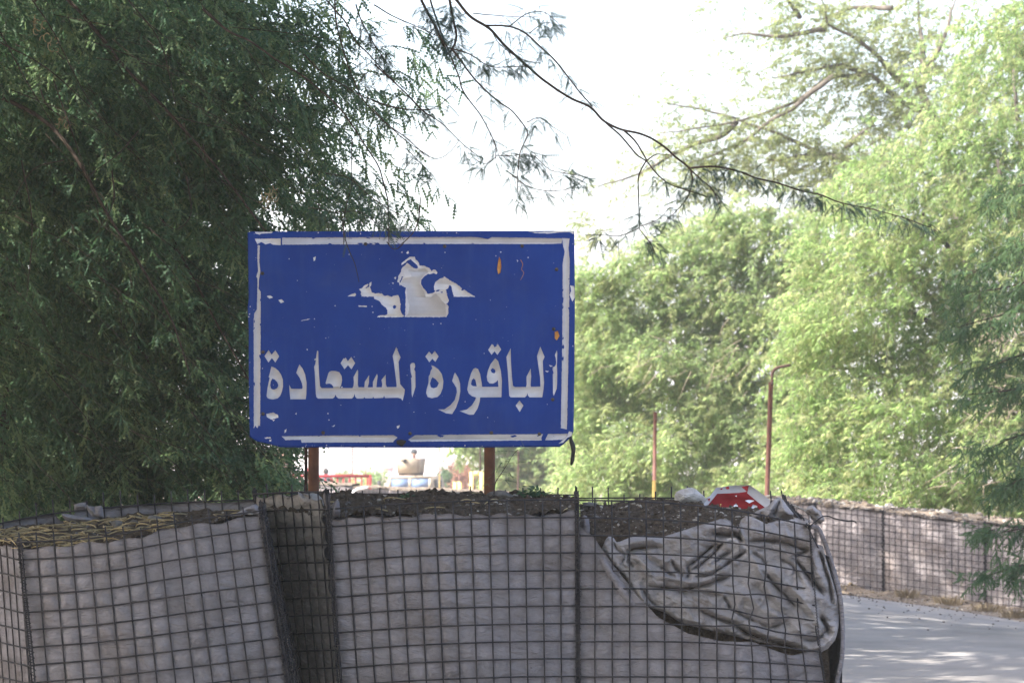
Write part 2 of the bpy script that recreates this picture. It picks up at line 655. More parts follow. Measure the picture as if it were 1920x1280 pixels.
def coil(parent, a, rr=.012, wr=.0019, turns_per_m=48, name="corner_coil", extra=True):
    """spring that laces two mesh panels together, along polyline a"""
    L_ = np.linalg.norm(np.diff(a, axis=0), axis=1).sum()
    n = int(L_ * turns_per_m * 8)
    c = smooth_line(a, n)
    t = np.gradient(c, axis=0)
    t /= np.linalg.norm(t, axis=1)[:, None]
    e1 = np.cross(t, (0, 1, 0))
    e1 /= np.linalg.norm(e1, axis=1)[:, None]
    e2 = np.cross(t, e1)
    ph = np.arange(n) / 8 * 2 * math.pi
    R = rr * (1 + .35 * (fbm(np.stack([c[:, 2] * 5, c[:, 0], c[:, 1]], -1), 3) - .5))
    p = c + (e1 * np.cos(ph)[:, None] + e2 * np.sin(ph)[:, None]) * R[:, None]
    b = MB()
    b.tube(p, wr, 4)
    if extra:
        b.tube(c + e1 * .006, .0036, 5)
        b.tube(c - e1 * .008 + np.array((0, .004, 0)), .0036, 5)
    return b.build(name, M['wire'], parent, True)


def liner(name, parent, patch, nu, nv, top, m, vmax=1.0, sub=6, bulge=.010, inset=.006, seed=0, wr=.006, ucut=(0.0, 1.0), thick=True):
    """geotextile behind a mesh panel: pillows between wires, top edge at v = top(u)"""
    us_ = np.linspace(ucut[0], ucut[1], max(8, int(nu * sub * (ucut[1] - ucut[0]))) + 1)
    nr = int(nv * sub * vmax) + 1
    tv = np.array([top(u) for u in us_])
    V = tv[None] + (vmax - tv[None]) * np.linspace(0, 1, nr)[:, None]
    U = np.repeat(us_[None], nr, 0)
    s = patch.facing()
    p = patch.pts(U.ravel(), V.ravel())
    nrm = patch.normals(U.ravel(), V.ravel()) * s
    cu = np.abs(np.sin(math.pi * U.ravel() * nu)) ** .55
    cv = np.abs(np.sin(math.pi * V.ravel() * nv)) ** .55
    cell = vnoise(np.stack([np.floor(U.ravel() * nu) * 1.7, np.floor(V.ravel() * nv) * 1.3, U.ravel() * 0 + seed], -1), seed)
    q = np.stack([p[:, 0] * 12 + p[:, 2] * 5, p[:, 1] * 9, p[:, 2] * 22 - p[:, 0] * 5], -1)
    wrk = (fbm(q, 4, seed) - .5) * wr * 2 + (fbm(p * 2.5, 3, seed + 5) - .5) * .03
    wrk = wrk * 1.3 + .009 * (vnoise(np.stack([U.ravel() * 9 + .6 * np.sin(V.ravel() * 4 + seed), V.ravel() * 1.3, U.ravel() * 0 + seed], -1), seed + 2) - .5) - 1.5 * np.abs(fbm(np.stack([p[:, 0] * 7 + p[:, 2] * 9, p[:, 1] * 3, p[:, 2] * 26 - p[:, 0] * 8], -1), 3, seed + 9) - .5) * wr * 1.6
    h = -inset + cu * cv * bulge * (.45 + .8 * cell) + np.minimum(wrk, .012) * (.4 + .6 * cu * cv)
    p = p + nrm * h[:, None]
    n = len(us_)
    fs = quads(nr, n)
    if thick:
        back = p - nrm * .006
        off = len(p)
        rim = [np.stack([np.arange(n - 1), np.arange(1, n), np.arange(1, n) + off, np.arange(n - 1) + off], -1)]
        keep = 3  # only the first rows need an inner face
        fs2 = quads(min(nr, keep * sub), n)[:, ::-1] + off
        return mesh_obj(name, np.concatenate([p, back]), [fs, rim[0], fs2], m, parent, True)
    return mesh_obj(name, p, [fs], m, parent, True)


def soil(name, parent, patch, m, amp=.03, seed=0, nu=110, nv=90, hump=None):
    U, V = np.meshgrid(np.linspace(0, 1, nu), np.linspace(0, 1, nv))
    p = patch.pts(U.ravel(), V.ravel())
    z = (fbm(p * np.array((5, 5, 1)), 5, seed) - .5) * amp * 2
    cl = fbm(p * np.array((28, 28, 1)), 3, seed + 3)
    z += np.maximum(cl - .52, 0) * amp * 2.4
    if hump is not None:
        z += hump(U.ravel(), V.ravel())
    p[:, 2] += z
    o = mesh_obj(name, p, [quads(nv, nu)], m, parent, True)
    return o, p.reshape(nv, nu, 3)


ICO_V = None


def ico():
    t = (1 + 5 ** .5) / 2
    v = np.array([(-1, t, 0), (1, t, 0), (-1, -t, 0), (1, -t, 0), (0, -1, t), (0, 1, t), (0, -1, -t), (0, 1, -t), (t, 0, -1), (t, 0, 1), (-t, 0, -1), (-t, 0, 1)], float)
    v /= np.linalg.norm(v[0])
    f = np.array([(0, 11, 5), (0, 5, 1), (0, 1, 7), (0, 7, 10), (0, 10, 11), (1, 5, 9), (5, 11, 4), (11, 10, 2), (10, 7, 6), (7, 1, 8), (3, 9, 4), (3, 4, 2), (3, 2, 6), (3, 6, 8), (3, 8, 9), (4, 9, 5), (2, 4, 11), (6, 2, 10), (8, 6, 7), (9, 8, 1)])
    return v, f


def rubble(name, parent, pts, r, mats, weights, g):
    """many small stones on given points, one mesh of stuff"""
    v0, f0 = ico()
    n = len(pts)
    sc = r[:, None, None] * (.55 + .7 * g.random((n, 12, 1))) * (np.array((1, 1, .7)) * (.6 + .8 * g.random((n, 1, 3))))
    a = g.random(n) * 6.28
    c, s = np.cos(a), np.sin(a)
    v = v0[None] * sc
    v = np.stack([v[..., 0] * c[:, None] - v[..., 1] * s[:, None], v[..., 0] * s[:, None] + v[..., 1] * c[:, None], v[..., 2]], -1) + pts[:, None]
    f = (f0[None] + (np.arange(n) * 12)[:, None, None]).reshape(-1, 3)
    mi = np.repeat(g.choice(len(mats), n, p=weights), 20)
    o = mesh_obj(name, v.reshape(-1, 3), [f], mats, parent, False, mi)
    o["kind"] = "stuff"
    return o


def rock(name, c, r, m, seed, label=None, cat=None, squash=(1, 1, .75), group=None, parent=None):
    import bmesh
    bm = bmesh.new()
    bmesh.ops.create_icosphere(bm, subdivisions=3, radius=1.0)
    v = np.array([x.co[:] for x in bm.verts])
    fs = [tuple(q.index for q in fc.verts) for fc in bm.faces]
    bm.free()
    g = np.random.default_rng(seed)
    for _ in range(10):  # flat cut faces
        d = g.normal(size=3)
        d /= np.linalg.norm(d)
        k = v @ d
        lim = g.uniform(.34, .66)
        v = v - np.maximum(k - lim, 0)[:, None] * d * .97
    v = v * (1 + .12 * (fbm(v * 3 + seed, 3) - .5)[:, None]) * r * np.array(squash) + np.array(c)
    o = mesh_obj(name, v, fs, m, parent, False)
    if label:
        tag(o, label, cat, group)
    return o


def on_soil(grid, n, g, bias=None, lift=.0):
    nv, nu = grid.shape[:2]
    u = g.random(n) * (nu - 1.01)
    v = (g.random(n) if bias is None else bias(g.random(n))) * (nv - 1.01)
    i, j = v.astype(int), u.astype(int)
    return grid[i, j] + (grid[i + 1, j + 1] - grid[i, j]) * g.random((n, 1)) + np.array((0, 0, lift))


def pods(name, pts, g, m, lmin=.06, lmax=.15, r=.0029, label=None, flat=.7, parent=None):
    b = MB()
    for p in pts:
        L_ = g.uniform(lmin, lmax)
        a = g.random() * 6.28
        d = np.array((math.cos(a), math.sin(a), 0))
        s = np.array((-d[1], d[0], 0))
        t = np.linspace(-.5, .5, 7)[:, None]
        bend = g.uniform(-1.1, 1.1)
        lift = g.uniform(.0, flat)
        q = p + d * t * L_ + s * (t ** 2 - .1) * L_ * bend * 2 + np.array((0, 0, 1)) * (.006 + (.25 - t ** 2) * lift * L_ + t * g.uniform(-.3, .3) * L_ * flat)
        b.tube(q, r * np.array((.4, 1, 1.05, 1, 1.05, 1, .3)), 5)
    o = b.build(name, m, parent, True)
    o["kind"] = "stuff"
    return o


# ---- middle gabion -------------------------------------------------
mid = thing("gabion", "grey wire mesh gabion standing square under the blue sign, its front liner whole and flat", "gabion", P(850, 1520, 14.9) * np.array((1, 1, 0)), "gabions in front of the sign")
RH = 33.06
rows = []
for k in range(4):
    dy = 17 * RH * k / 3
    bl = (.0, -.045, -.045, 0)
    rows.append([(x + (1 - i / 3) * 44 * k / 3 + i / 3 * 2 * k / 3, y + dy, 14.40 + bl[i] * (k > 0) * (1 if k < 3 else .3) - .015 * (i in (1, 2)))
                 for i, (x, y) in enumerate(((614, 954), (771, 943), (927, 938.5), (1083, 936)))])
mid_front = Patch(rows)


def mid_top(u):
    y = np.interp(u, [0, .04, .1, .2, .38, .6, .8, .93, .965, 1], [10, 20, 20, 23, 23.5, 25, 28, 27, 20, 24]) + 2.0 * math.sin(u * 61) + 1.5 * math.sin(u * 23 + 1)
    return y / (17 * RH)


mesh_panel(mid, mid_front, 14, 17, seed=3, stub=.002, H=1.3)
liner("liner", mid, mid_front, 14, 17, mid_top, M['fabric'], seed=11)
rows = [[(614 + 47 * k / 3, 921 + 198 * k, 14.40), (547 + 60 * k / 3, 922 + 198 * k, 14.72), (478 + 75 * k / 3, 925.5 + 198 * k, 15.02)] for k in range(4)]
mid_side = Patch(rows)
mesh_panel(mid, mid_side, 8, 18, seed=5, stub=.004, wob=.003)
liner("side_liner", mid, mid_side, 8, 18, lambda u: (3 + 9 * sm(.30, .12, u) + 6 * math.sin(u * 9) ** 2) / 594, M['fabric_tan'], seed=21, bulge=.018, wr=.006, ucut=(.06, 1))
# back and the hidden right side, so the cell is closed
rows = [[(478 + 80 * k / 3, 925 + 196 * k, 15.02), (640, 925 + 184 * k, 15.45), (860, 926 + 184 * k, 15.46), (1079, 927 + 184 * k, 15.45)] for k in range(4)]
mid_back = Patch(rows)
mesh_panel(mid, mid_back, 20, 18, off=-.004, seed=8, vmax=.23, stub=.03)
liner("back_liner", mid, mid_back, 12, 18, lambda u: .03, M['fabric'], sub=2, seed=31, thick=False, bulge=.01)
for a in ([(612, 917, 14.39), (616, 954, 14.385), (634, 1240, 14.36), (658, 1515, 14.38)], [(1081, 920, 14.39), (1083, 1000, 14.385), (1084, 1240, 14.385), (1085, 1500, 14.385)], [(477, 918, 15.02), (490, 1000, 15.02), (540, 1300, 15.02)]):
    coil(mid, PA(a))
mid_soil_patch = Patch([[(500, 950, 14.90), (618, 968, 14.44), (771, 969, 14.43), (927, 967, 14.43), (1080, 962, 14.43)],
                        [(520, 940, 15.0), (650, 951, 14.75), (771, 951, 14.78), (927, 950, 14.78), (1080, 950, 14.78)],
                        [(540, 932, 15.1), (660, 937, 15.1), (771, 937, 15.12), (927, 935, 15.12), (1080, 944, 15.12)],
                        [(560, 927, 15.2), (660, 930, 15.42), (771, 928, 15.43), (927, 927, 15.43), (1080, 938, 15.42)]])
mid_soil, mid_sg = soil("soil_fill", mid, mid_soil_patch, M['soil'], .034, 4, 190, 110)
g = np.random.default_rng(41)
rubble("rubble", mid, on_soil(mid_sg, 3000, g), .002 + .013 * g.random(3000) ** 4, [M['soil'], M['stone_dark'], M['stone_pale']], [.72, .16, .12], g)

# ---- left gabion ----------------------------------------------------
lef = thing("gabion", "leaning wire mesh gabion topped with dry yellow pods, leftmost of the near three", "gabion", P(300, 1560, 14.8) * np.array((1, 1, 0)), "gabions in front of the sign")
rows = []
for k in range(4):
    dy = 594 * k / 3
    rows.append([(37 + 44 * k / 3, 1016 + dy, 14.25), (188 + 58 * k / 3, 1007 + dy * .99 - 2 * k, 14.19 - .03 * (k in (1, 2))), (339 + 74 * k / 3, 979 + dy + 4 * k, 14.18 - .03 * (k in (1, 2))), (489 + 90 * k / 3, 957 + dy + 6 * k, 14.22)])
lef_front = Patch(rows)
mesh_panel(lef, lef_front, 14, 18, seed=13, stub=.03)
liner("liner", lef, lef_front, 14, 18, lambda u: (11 - 3 * u + 2.5 * math.sin(u * 40) + 2 * math.sin(u * 17)) / 594, M['fabric'], seed=51, wr=.008, bulge=.012)
rows = [[(37 + 44 * k / 3, 1016 + 594 * k / 3, 14.25), (-20 + 44 * k / 3, 1003 + 594 * k / 3, 14.5), (-90 + 44 * k / 3, 992 + 590 * k / 3, 14.85)] for k in range(4)]
lef_ls = Patch(rows)
mesh_panel(lef, lef_ls, 9, 18, seed=15, stub=.01, wob=.003)
liner("side_liner", lef, lef_ls, 9, 18, lambda u: 12 / 594, M['fabric'], seed=53)
rows = [[(490 + 90 * k / 3, 957 + 594 * k / 3 + 6 * k, 14.22), (493 + (118 + 12 * (k in (1, 2))) * k / 3, 947 + 585 * k / 3 + 6 * k, 14.7), (478 + 150 * k / 3, 938 + 575 * k / 3 + 6 * k, 15.2)] for k in range(4)]
lef_rs = Patch(rows)
mesh_panel(lef, lef_rs, 11, 18, seed=17, stub=.01, wob=.003)
liner("side_liner", lef, lef_rs, 11, 18, lambda u: 8 / 594, M['fabric'], seed=55, sub=4)
rows = [[(-90 + 30 * k / 3, y0 + 594 * k / 3, 14.85) if i == 0 else (x + 40 * k / 3, y + 570 * k / 3, Y) for i, (x, y, Y) in enumerate(((-90, 1000, 14.85), (100, 962, 15.1), (290, 944, 15.25), (478, 937, 15.2)))] for k, y0 in ((0, 1000), (1, 1000), (2, 1000), (3, 1000))]
lef_back = Patch(rows)
mesh_panel(lef, lef_back, 18, 18, off=-.004, seed=19, vmax=.2, stub=.05)
liner("back_liner", lef, lef_back, 14, 18, lambda u: (np.interp(u, [0, .25, .345, .352, .40, .405, .6, 1], [2, 0, 3, 18, 18, 0, 2, 2]) + 1.2 * math.sin(u * 30)) / 594, M['fabric'], sub=4, seed=57, bulge=.004, wr=.006)
for a in ([(36, 1008, 14.24), (46, 1110, 14.22), (63, 1280, 14.2), (82, 1600, 14.24)], [(489, 948, 14.21), (512, 1110, 14.2), (540, 1280, 14.2), (578, 1560, 14.21)], [(495, 955, 14.3), (522, 1110, 14.3), (552, 1280, 14.3), (590, 1560, 14.3)]):
    coil(lef, PA(a), rr=.013)
lef_soil_patch = Patch([[(-40, 1015, 14.5), (40, 1026, 14.27), (188, 1018, 14.22), (339, 990, 14.21), (486, 966, 14.24)],
                        [(-60, 1010, 14.65), (40, 1010, 14.5), (188, 1003, 14.5), (339, 981, 14.5), (480, 962, 14.5)],
                        [(-70, 1006, 14.75), (40, 996, 14.8), (188, 984, 14.85), (339, 971, 14.9), (476, 958, 14.9)],
                        [(-88, 1008, 14.84), (60, 986, 15.03), (200, 972, 15.17), (339, 962, 15.22), (474, 955, 15.18)]])
lef_soil, lef_sg = soil("soil_fill", lef, lef_soil_patch, M['soil'], .022, 14, 130, 80)
g = np.random.default_rng(43)
rubble("rubble", lef, on_soil(lef_sg, 1500, g), .002 + .013 * g.random(1500) ** 4, [M['soil'], M['stone_dark'], M['stone_pale']], [.7, .2, .1], g)

# ---- right gabion with the torn liner ---------------------------------
rig = thing("gabion", "collapsing wire mesh gabion with torn crumpled liner, beside the concrete road", "gabion", P(1320, 1520, 14.9) * np.array((1, 1, 0)), "gabions in front of the sign")
RY0 = [938, 941, 957, 985]
rows = [[(1083, 938, 14.40), (1232, 941, 14.38), (1382, 957, 14.37), (1517, 985, 14.40)],
        [(1083, 1136, 14.40), (1235, 1136, 14.34), (1385, 1144, 14.29), (1527, 1164, 14.36)],
        [(1084, 1334, 14.40), (1237, 1334, 14.34), (1390, 1334, 14.29), (1551, 1335, 14.36)],
        [(1085, 1532, 14.40), (1238, 1532, 14.38), (1392, 1532, 14.36), (1548, 1532, 14.40)]]
rig_front = Patch(rows)


def rig_warp(p):
    # the mesh is dented where the liner tore: squares skew there
    c = P(1425, 1150, 14.3)
    d = np.sqrt((p[:, 0] - c[0]) ** 2 + (p[:, 2] - c[2]) ** 2)
    w = np.exp(-(d / .13) ** 2)[:, None]
    return p + w * np.array((.018, -.02, -.022)) * np.sin(p[:, 2:3] * 31 + p[:, 0:1] * 17)


mesh_panel(rig, rig_front, 14, 18, seed=23, stub=.008, wob=.006, warp=rig_warp)
FLAT = [(1085, 985), (1100, 998), (1112, 1006), (1122, 1022), (1150, 1064), (1190, 1117), (1225, 1157), (1280, 1192), (1340, 1209), (1400, 1212), (1440, 1232), (1470, 1243), (1500, 1236), (1550, 1240)]


def rig_top(u):
    x = 1083 + (1520 - 1083) * u
    y = np.interp(x, [a for a, _ in FLAT], [b for _, b in FLAT])
    # rows are 33 px; the top row sits at the sagging top wire
    y0 = np.interp(u, [0, .34, .68, 1], RY0)
    return (y - y0) / (594 - (y0 - 938) * .6)


liner("liner", rig, rig_front, 14, 18, rig_top, M['fabric'], seed=61, wr=.008, sub=6, bulge=.012)
# folded hem that runs along the tear
hem = []
for i, (x, y) in enumerate([(1128, 1046), (1138, 1064), (1152, 1084), (1185, 1130), (1225, 1172), (1280, 1205), (1340, 1222), (1400, 1228), (1448, 1243)]):
    hem.append((x, y, 14.37))
hp = smooth_line(PA(hem), 90)
tw = np.linspace(0, 1, 90)
hw = .012 + .018 * np.sin(tw * math.pi) + .016 * (fbm(hp * 14, 3, 3) - .5)
dn = np.gradient(hp, axis=0)
dn /= np.linalg.norm(dn, axis=1)[:, None]
pr = np.stack([dn[:, 2], dn[:, 1] * 0, -dn[:, 0]], -1)  # across the band, in the face
hv = []
for s, o in ((-1.0, .006), (-.75, -.006), (-.3, -.012), (.2, -.011), (.7, -.006), (1.0, .012)):
    hv.append(hp + pr * (hw * s)[:, None] + np.array((0, 1, 0)) * (o + .010 * (fbm(hp * 22 + s * 3, 3, 8) - .5))[:, None])
hv = np.array(hv)
mesh_obj("liner_hem", hv.reshape(-1, 3), [quads(6, 90)], M['fabric'], rig, True)

# soil seen behind the tear (slope), and the mound on top
rows = [[(1083, 1000, 14.47), (1240, 1010, 14.47), (1390, 1012, 14.47), (1530, 1010, 14.50)],
        [(1083, 1080, 14.45), (1240, 1080, 14.45), (1390, 1080, 14.45), (1540, 1080, 14.50)],
        [(1083, 1180, 14.45), (1240, 1170, 14.44), (1390, 1170, 14.44), (1550, 1170, 14.48)],
        [(1084, 1300, 14.45), (1240, 1300, 14.44), (1390, 1300, 14.42), (1558, 1300, 14.46)]]
soil("soil_slump", rig, Patch(rows), M['soil'], .0, 34, 90, 60)
rig_soil_patch = Patch([[(1088, 1003, 14.46), (1150, 1030, 14.45), (1240, 1018, 14.46), (1330, 1000, 14.47), (1420, 995, 14.48), (1512, 1000, 14.50)],
                        [(1088, 972, 14.66), (1150, 974, 14.66), (1240, 972, 14.66), (1330, 970, 14.66), (1420, 976, 14.68), (1505, 986, 14.68)],
                        [(1088, 957, 14.95), (1150, 952, 14.95), (1240, 949, 14.95), (1330, 953, 14.95), (1410, 964, 14.95), (1490, 972, 14.95)],
                        [(1088, 953, 15.20), (1150, 947, 15.20), (1240, 942, 15.20), (1330, 946, 15.20), (1400, 956, 15.20), (1478, 962, 15.20)],
                        [(1086, 952, 15.42), (1150, 950, 15.42), (1240, 948, 15.42), (1330, 950, 15.42), (1400, 956, 15.42), (1468, 960, 15.42)]])
rig_soil, rig_sg = soil("soil_fill", rig, rig_soil_patch, M['soil'], .030, 24, 170, 120)
g = np.random.default_rng(44)
rubble("rubble", rig, on_soil(rig_sg, 3800, g), .002 + .011 * g.random(3800) ** 4, [M['soil'], M['stone_dark'], M['stone_pale']], [.66, .16, .18], g)
# back and right side panels
rows = [[(1081, 933, 15.45), (1200, 933, 15.46), (1320, 934.5, 15.46), (1446, 940, 15.45)], [(1081, 1300, 15.45), (1200, 1300, 15.46), (1330, 1300, 15.46), (1470, 1300, 15.45)], [(1081, 1490, 15.45), (1200, 1490, 15.46), (1340, 1490, 15.46), (1480, 1490, 15.45)]]
rig_back = Patch(rows)
mesh_panel(rig, rig_back, 12, 17, off=-.004, seed=28, vmax=.24, stub=.03)
liner("back_liner", rig, rig_back, 12, 17, lambda u: .05, M['fabric'], sub=2, seed=63, thick=False)
rows = [[(1517, 985, 14.40), (1494, 958, 14.9), (1471, 936, 15.42)], [(1572, 1110, 14.44), (1540, 1085, 14.95), (1500, 1060, 15.42)], [(1576, 1240, 14.44), (1560, 1230, 14.95), (1510, 1210, 15.42)], [(1560, 1520, 14.42), (1550, 1500, 14.95), (1500, 1470, 15.42)]]
rig_side = Patch(rows)
mesh_panel(rig, rig_side, 12, 18, off=.006, seed=29, vmax=.33, stub=.045, wob=.004)
liner("side_liner", rig, rig_side, 12, 18, lambda u: .16 + .05 * u, M['fabric'], sub=3, seed=65)
coil(rig, PA([(1517, 975, 14.385), (1524, 1060, 14.36), (1535, 1190, 14.33), (1552, 1340, 14.34), (1550, 1520, 14.38)]), rr=.0035, turns_per_m=90, extra=False)
# the rolled hem of the side liner, the outline against the road
hm = PA([(1519, 988, 14.40), (1534, 990, 14.42), (1551, 1030, 14.44), (1566, 1080, 14.44), (1576, 1125, 14.43), (1580, 1180, 14.42), (1578, 1235, 14.42), (1568, 1290, 14.42), (1562, 1400, 14.42), (1560, 1520, 14.42)])
hc = smooth_line(hm, 70)
b = MB()
b.tube(hc, .0105 + .004 * (fbm(hc * 9, 3, 2) - .5), 10)
b.build("side_hem", M['fabric'], rig, True)
b = MB()
b.tube(smooth_line(PA([(1519, 985, 14.39), (1545, 967, 14.41), (1570, 973, 14.40), (1590, 976.5, 14.39), (1600, 976, 14.39), (1606, 980, 14.38)]), 24), .0028, 5)
b.build("bent_wire", M['wire'], rig, True)
b = MB()
b.tube(smooth_line(PA([(1471, 942, 15.42), (1490, 948, 15.2), (1514, 960, 14.7), (1519, 975, 14.42), (1514, 987, 14.39)]), 24), .0032, 5)
b.build("pale_wire", M['wire_pale'], rig, True)


def cloth(name, parent, T, B, Y0, folds, m, step=2.6, bulge=.0, seed=0, noise=.006, ybase=None, edge=.03, crumple=0.0):
    """crumpled cloth: a sheet between an upper and a lower outline, with folds (toward the viewer) and creases (away)"""
    xs = np.arange(T[0][0], T[-1][0] + .1, step)
    ty = np.interp(xs, [p[0] for p in T], [p[1] for p in T])
    by = np.interp(xs, [p[0] for p in B], [p[1] for p in B])
    by = np.maximum(by, ty + 1.0)
    nr = max(12, int((by - ty).max() / step))
    s = np.linspace(0, 1, nr)
    PX = np.repeat(xs[None], nr, 0)
    PY = ty[None] + (by - ty)[None] * s[:, None]
    q0 = np.stack([PX * .02, PY * .02, PX * 0 + seed], -1)
    wx = (fbm(q0, 3, seed + 40) - .5) * 9
    wy = (fbm(q0, 3, seed + 50) - .5) * 9
    D = np.zeros_like(PX)
    for amp, wid, line in folds:
        ln = smooth_line(np.array(line, float), max(6, 5 * len(line)))
        best = np.full(PX.shape, 1e9)
        tt = np.zeros(PX.shape)
        n = len(ln) - 1
        for i in range(n):
            a, c = ln[i], ln[i + 1]
            d = c - a
            k = np.clip(((PX + wx - a[0]) * d[0] + (PY + wy - a[1]) * d[1]) / (d @ d + 1e-9), 0, 1)
            dist = np.hypot(PX + wx - a[0] - k * d[0], PY + wy - a[1] - k * d[1])
            upd = dist < best
            best = np.where(upd, dist, best)
            tt = np.where(upd, (i + k) / n, tt)
        end = np.minimum(1, np.minimum(tt + .12, 1.12 - tt) / .25)
        prof = np.exp(-(best / (wid * .8))) if amp < 0 else np.exp(-(best / wid) ** 1.25)
        D += amp * (1.45 if amp < 0 else 1.1) * prof * end
    D += (fbm(np.stack([PX * .035, PY * .035, PX * 0], -1), 4, seed) - .5) * noise * 2.5
    if crumple:
        gg = np.random.default_rng(seed + 77)
        fx = PX + (fbm(q0 * 1.3, 3, seed + 60) - .5) * 70
        fy = PY + (fbm(q0 * 1.3, 3, seed + 70) - .5) * 70
        for i in range(9):
            a_ = gg.uniform(-.2, 1.25) if i % 3 else gg.uniform(0, 3.14)
            lam = gg.uniform(26, 85)
            ph = ((fx * -math.sin(a_) + fy * math.cos(a_)) / lam + gg.random()) % 1.0
            msk = sm(.42, .62, vnoise(q0 * 1.1 + i * 5.3, seed + i))
            asym = gg.uniform(.15, .45)
            tri = np.where(ph < asym, ph / asym, (1 - ph) / (1 - asym))
            D += crumple * lam / 50 * (tri - .5) * msk
    rid = np.abs(fbm(np.stack([PX * .028 + PY * .018, PY * .05 - PX * .012, PX * 0 + 3], -1), 3, seed + 2) - .5)
    D -= np.maximum(.09 - rid, 0) * noise * 9
    ed = np.minimum(s[:, None] * (by - ty)[None], (1 - s)[:, None] * (by - ty)[None])
    edx = np.minimum(PX - xs[0], xs[-1] - PX)
    ed = np.minimum(ed, edx)
    D -= edge * np.exp(-ed / 4.0)
    D += bulge * np.sin(np.clip(s, 0, 1)[:, None] * math.pi) ** .7
    Yb = Y0 if ybase is None else ybase(PX, PY)
    Yd = Yb - D
    x = (PX - 960) / F
    y = (640 - PY) / F
    t = Yd / (CP - y * SP)
    v = np.stack([x * t, Yd, HCAM + (SP + y * CP) * t], -1).reshape(-1, 3)
    fr = quads(nr, len(xs))
    back = v + np.array((0, .012, 0))
    off = len(v)
    n = len(xs)
    top = np.stack([np.arange(n - 1), np.arange(1, n), np.arange(1, n) + off, np.arange(n - 1) + off], -1)
    bo = (nr - 1) * n
    bot = top + bo
    return mesh_obj(name, np.concatenate([v, back]), [fr, fr[:, ::-1] + off, top, bot], m, parent, True)


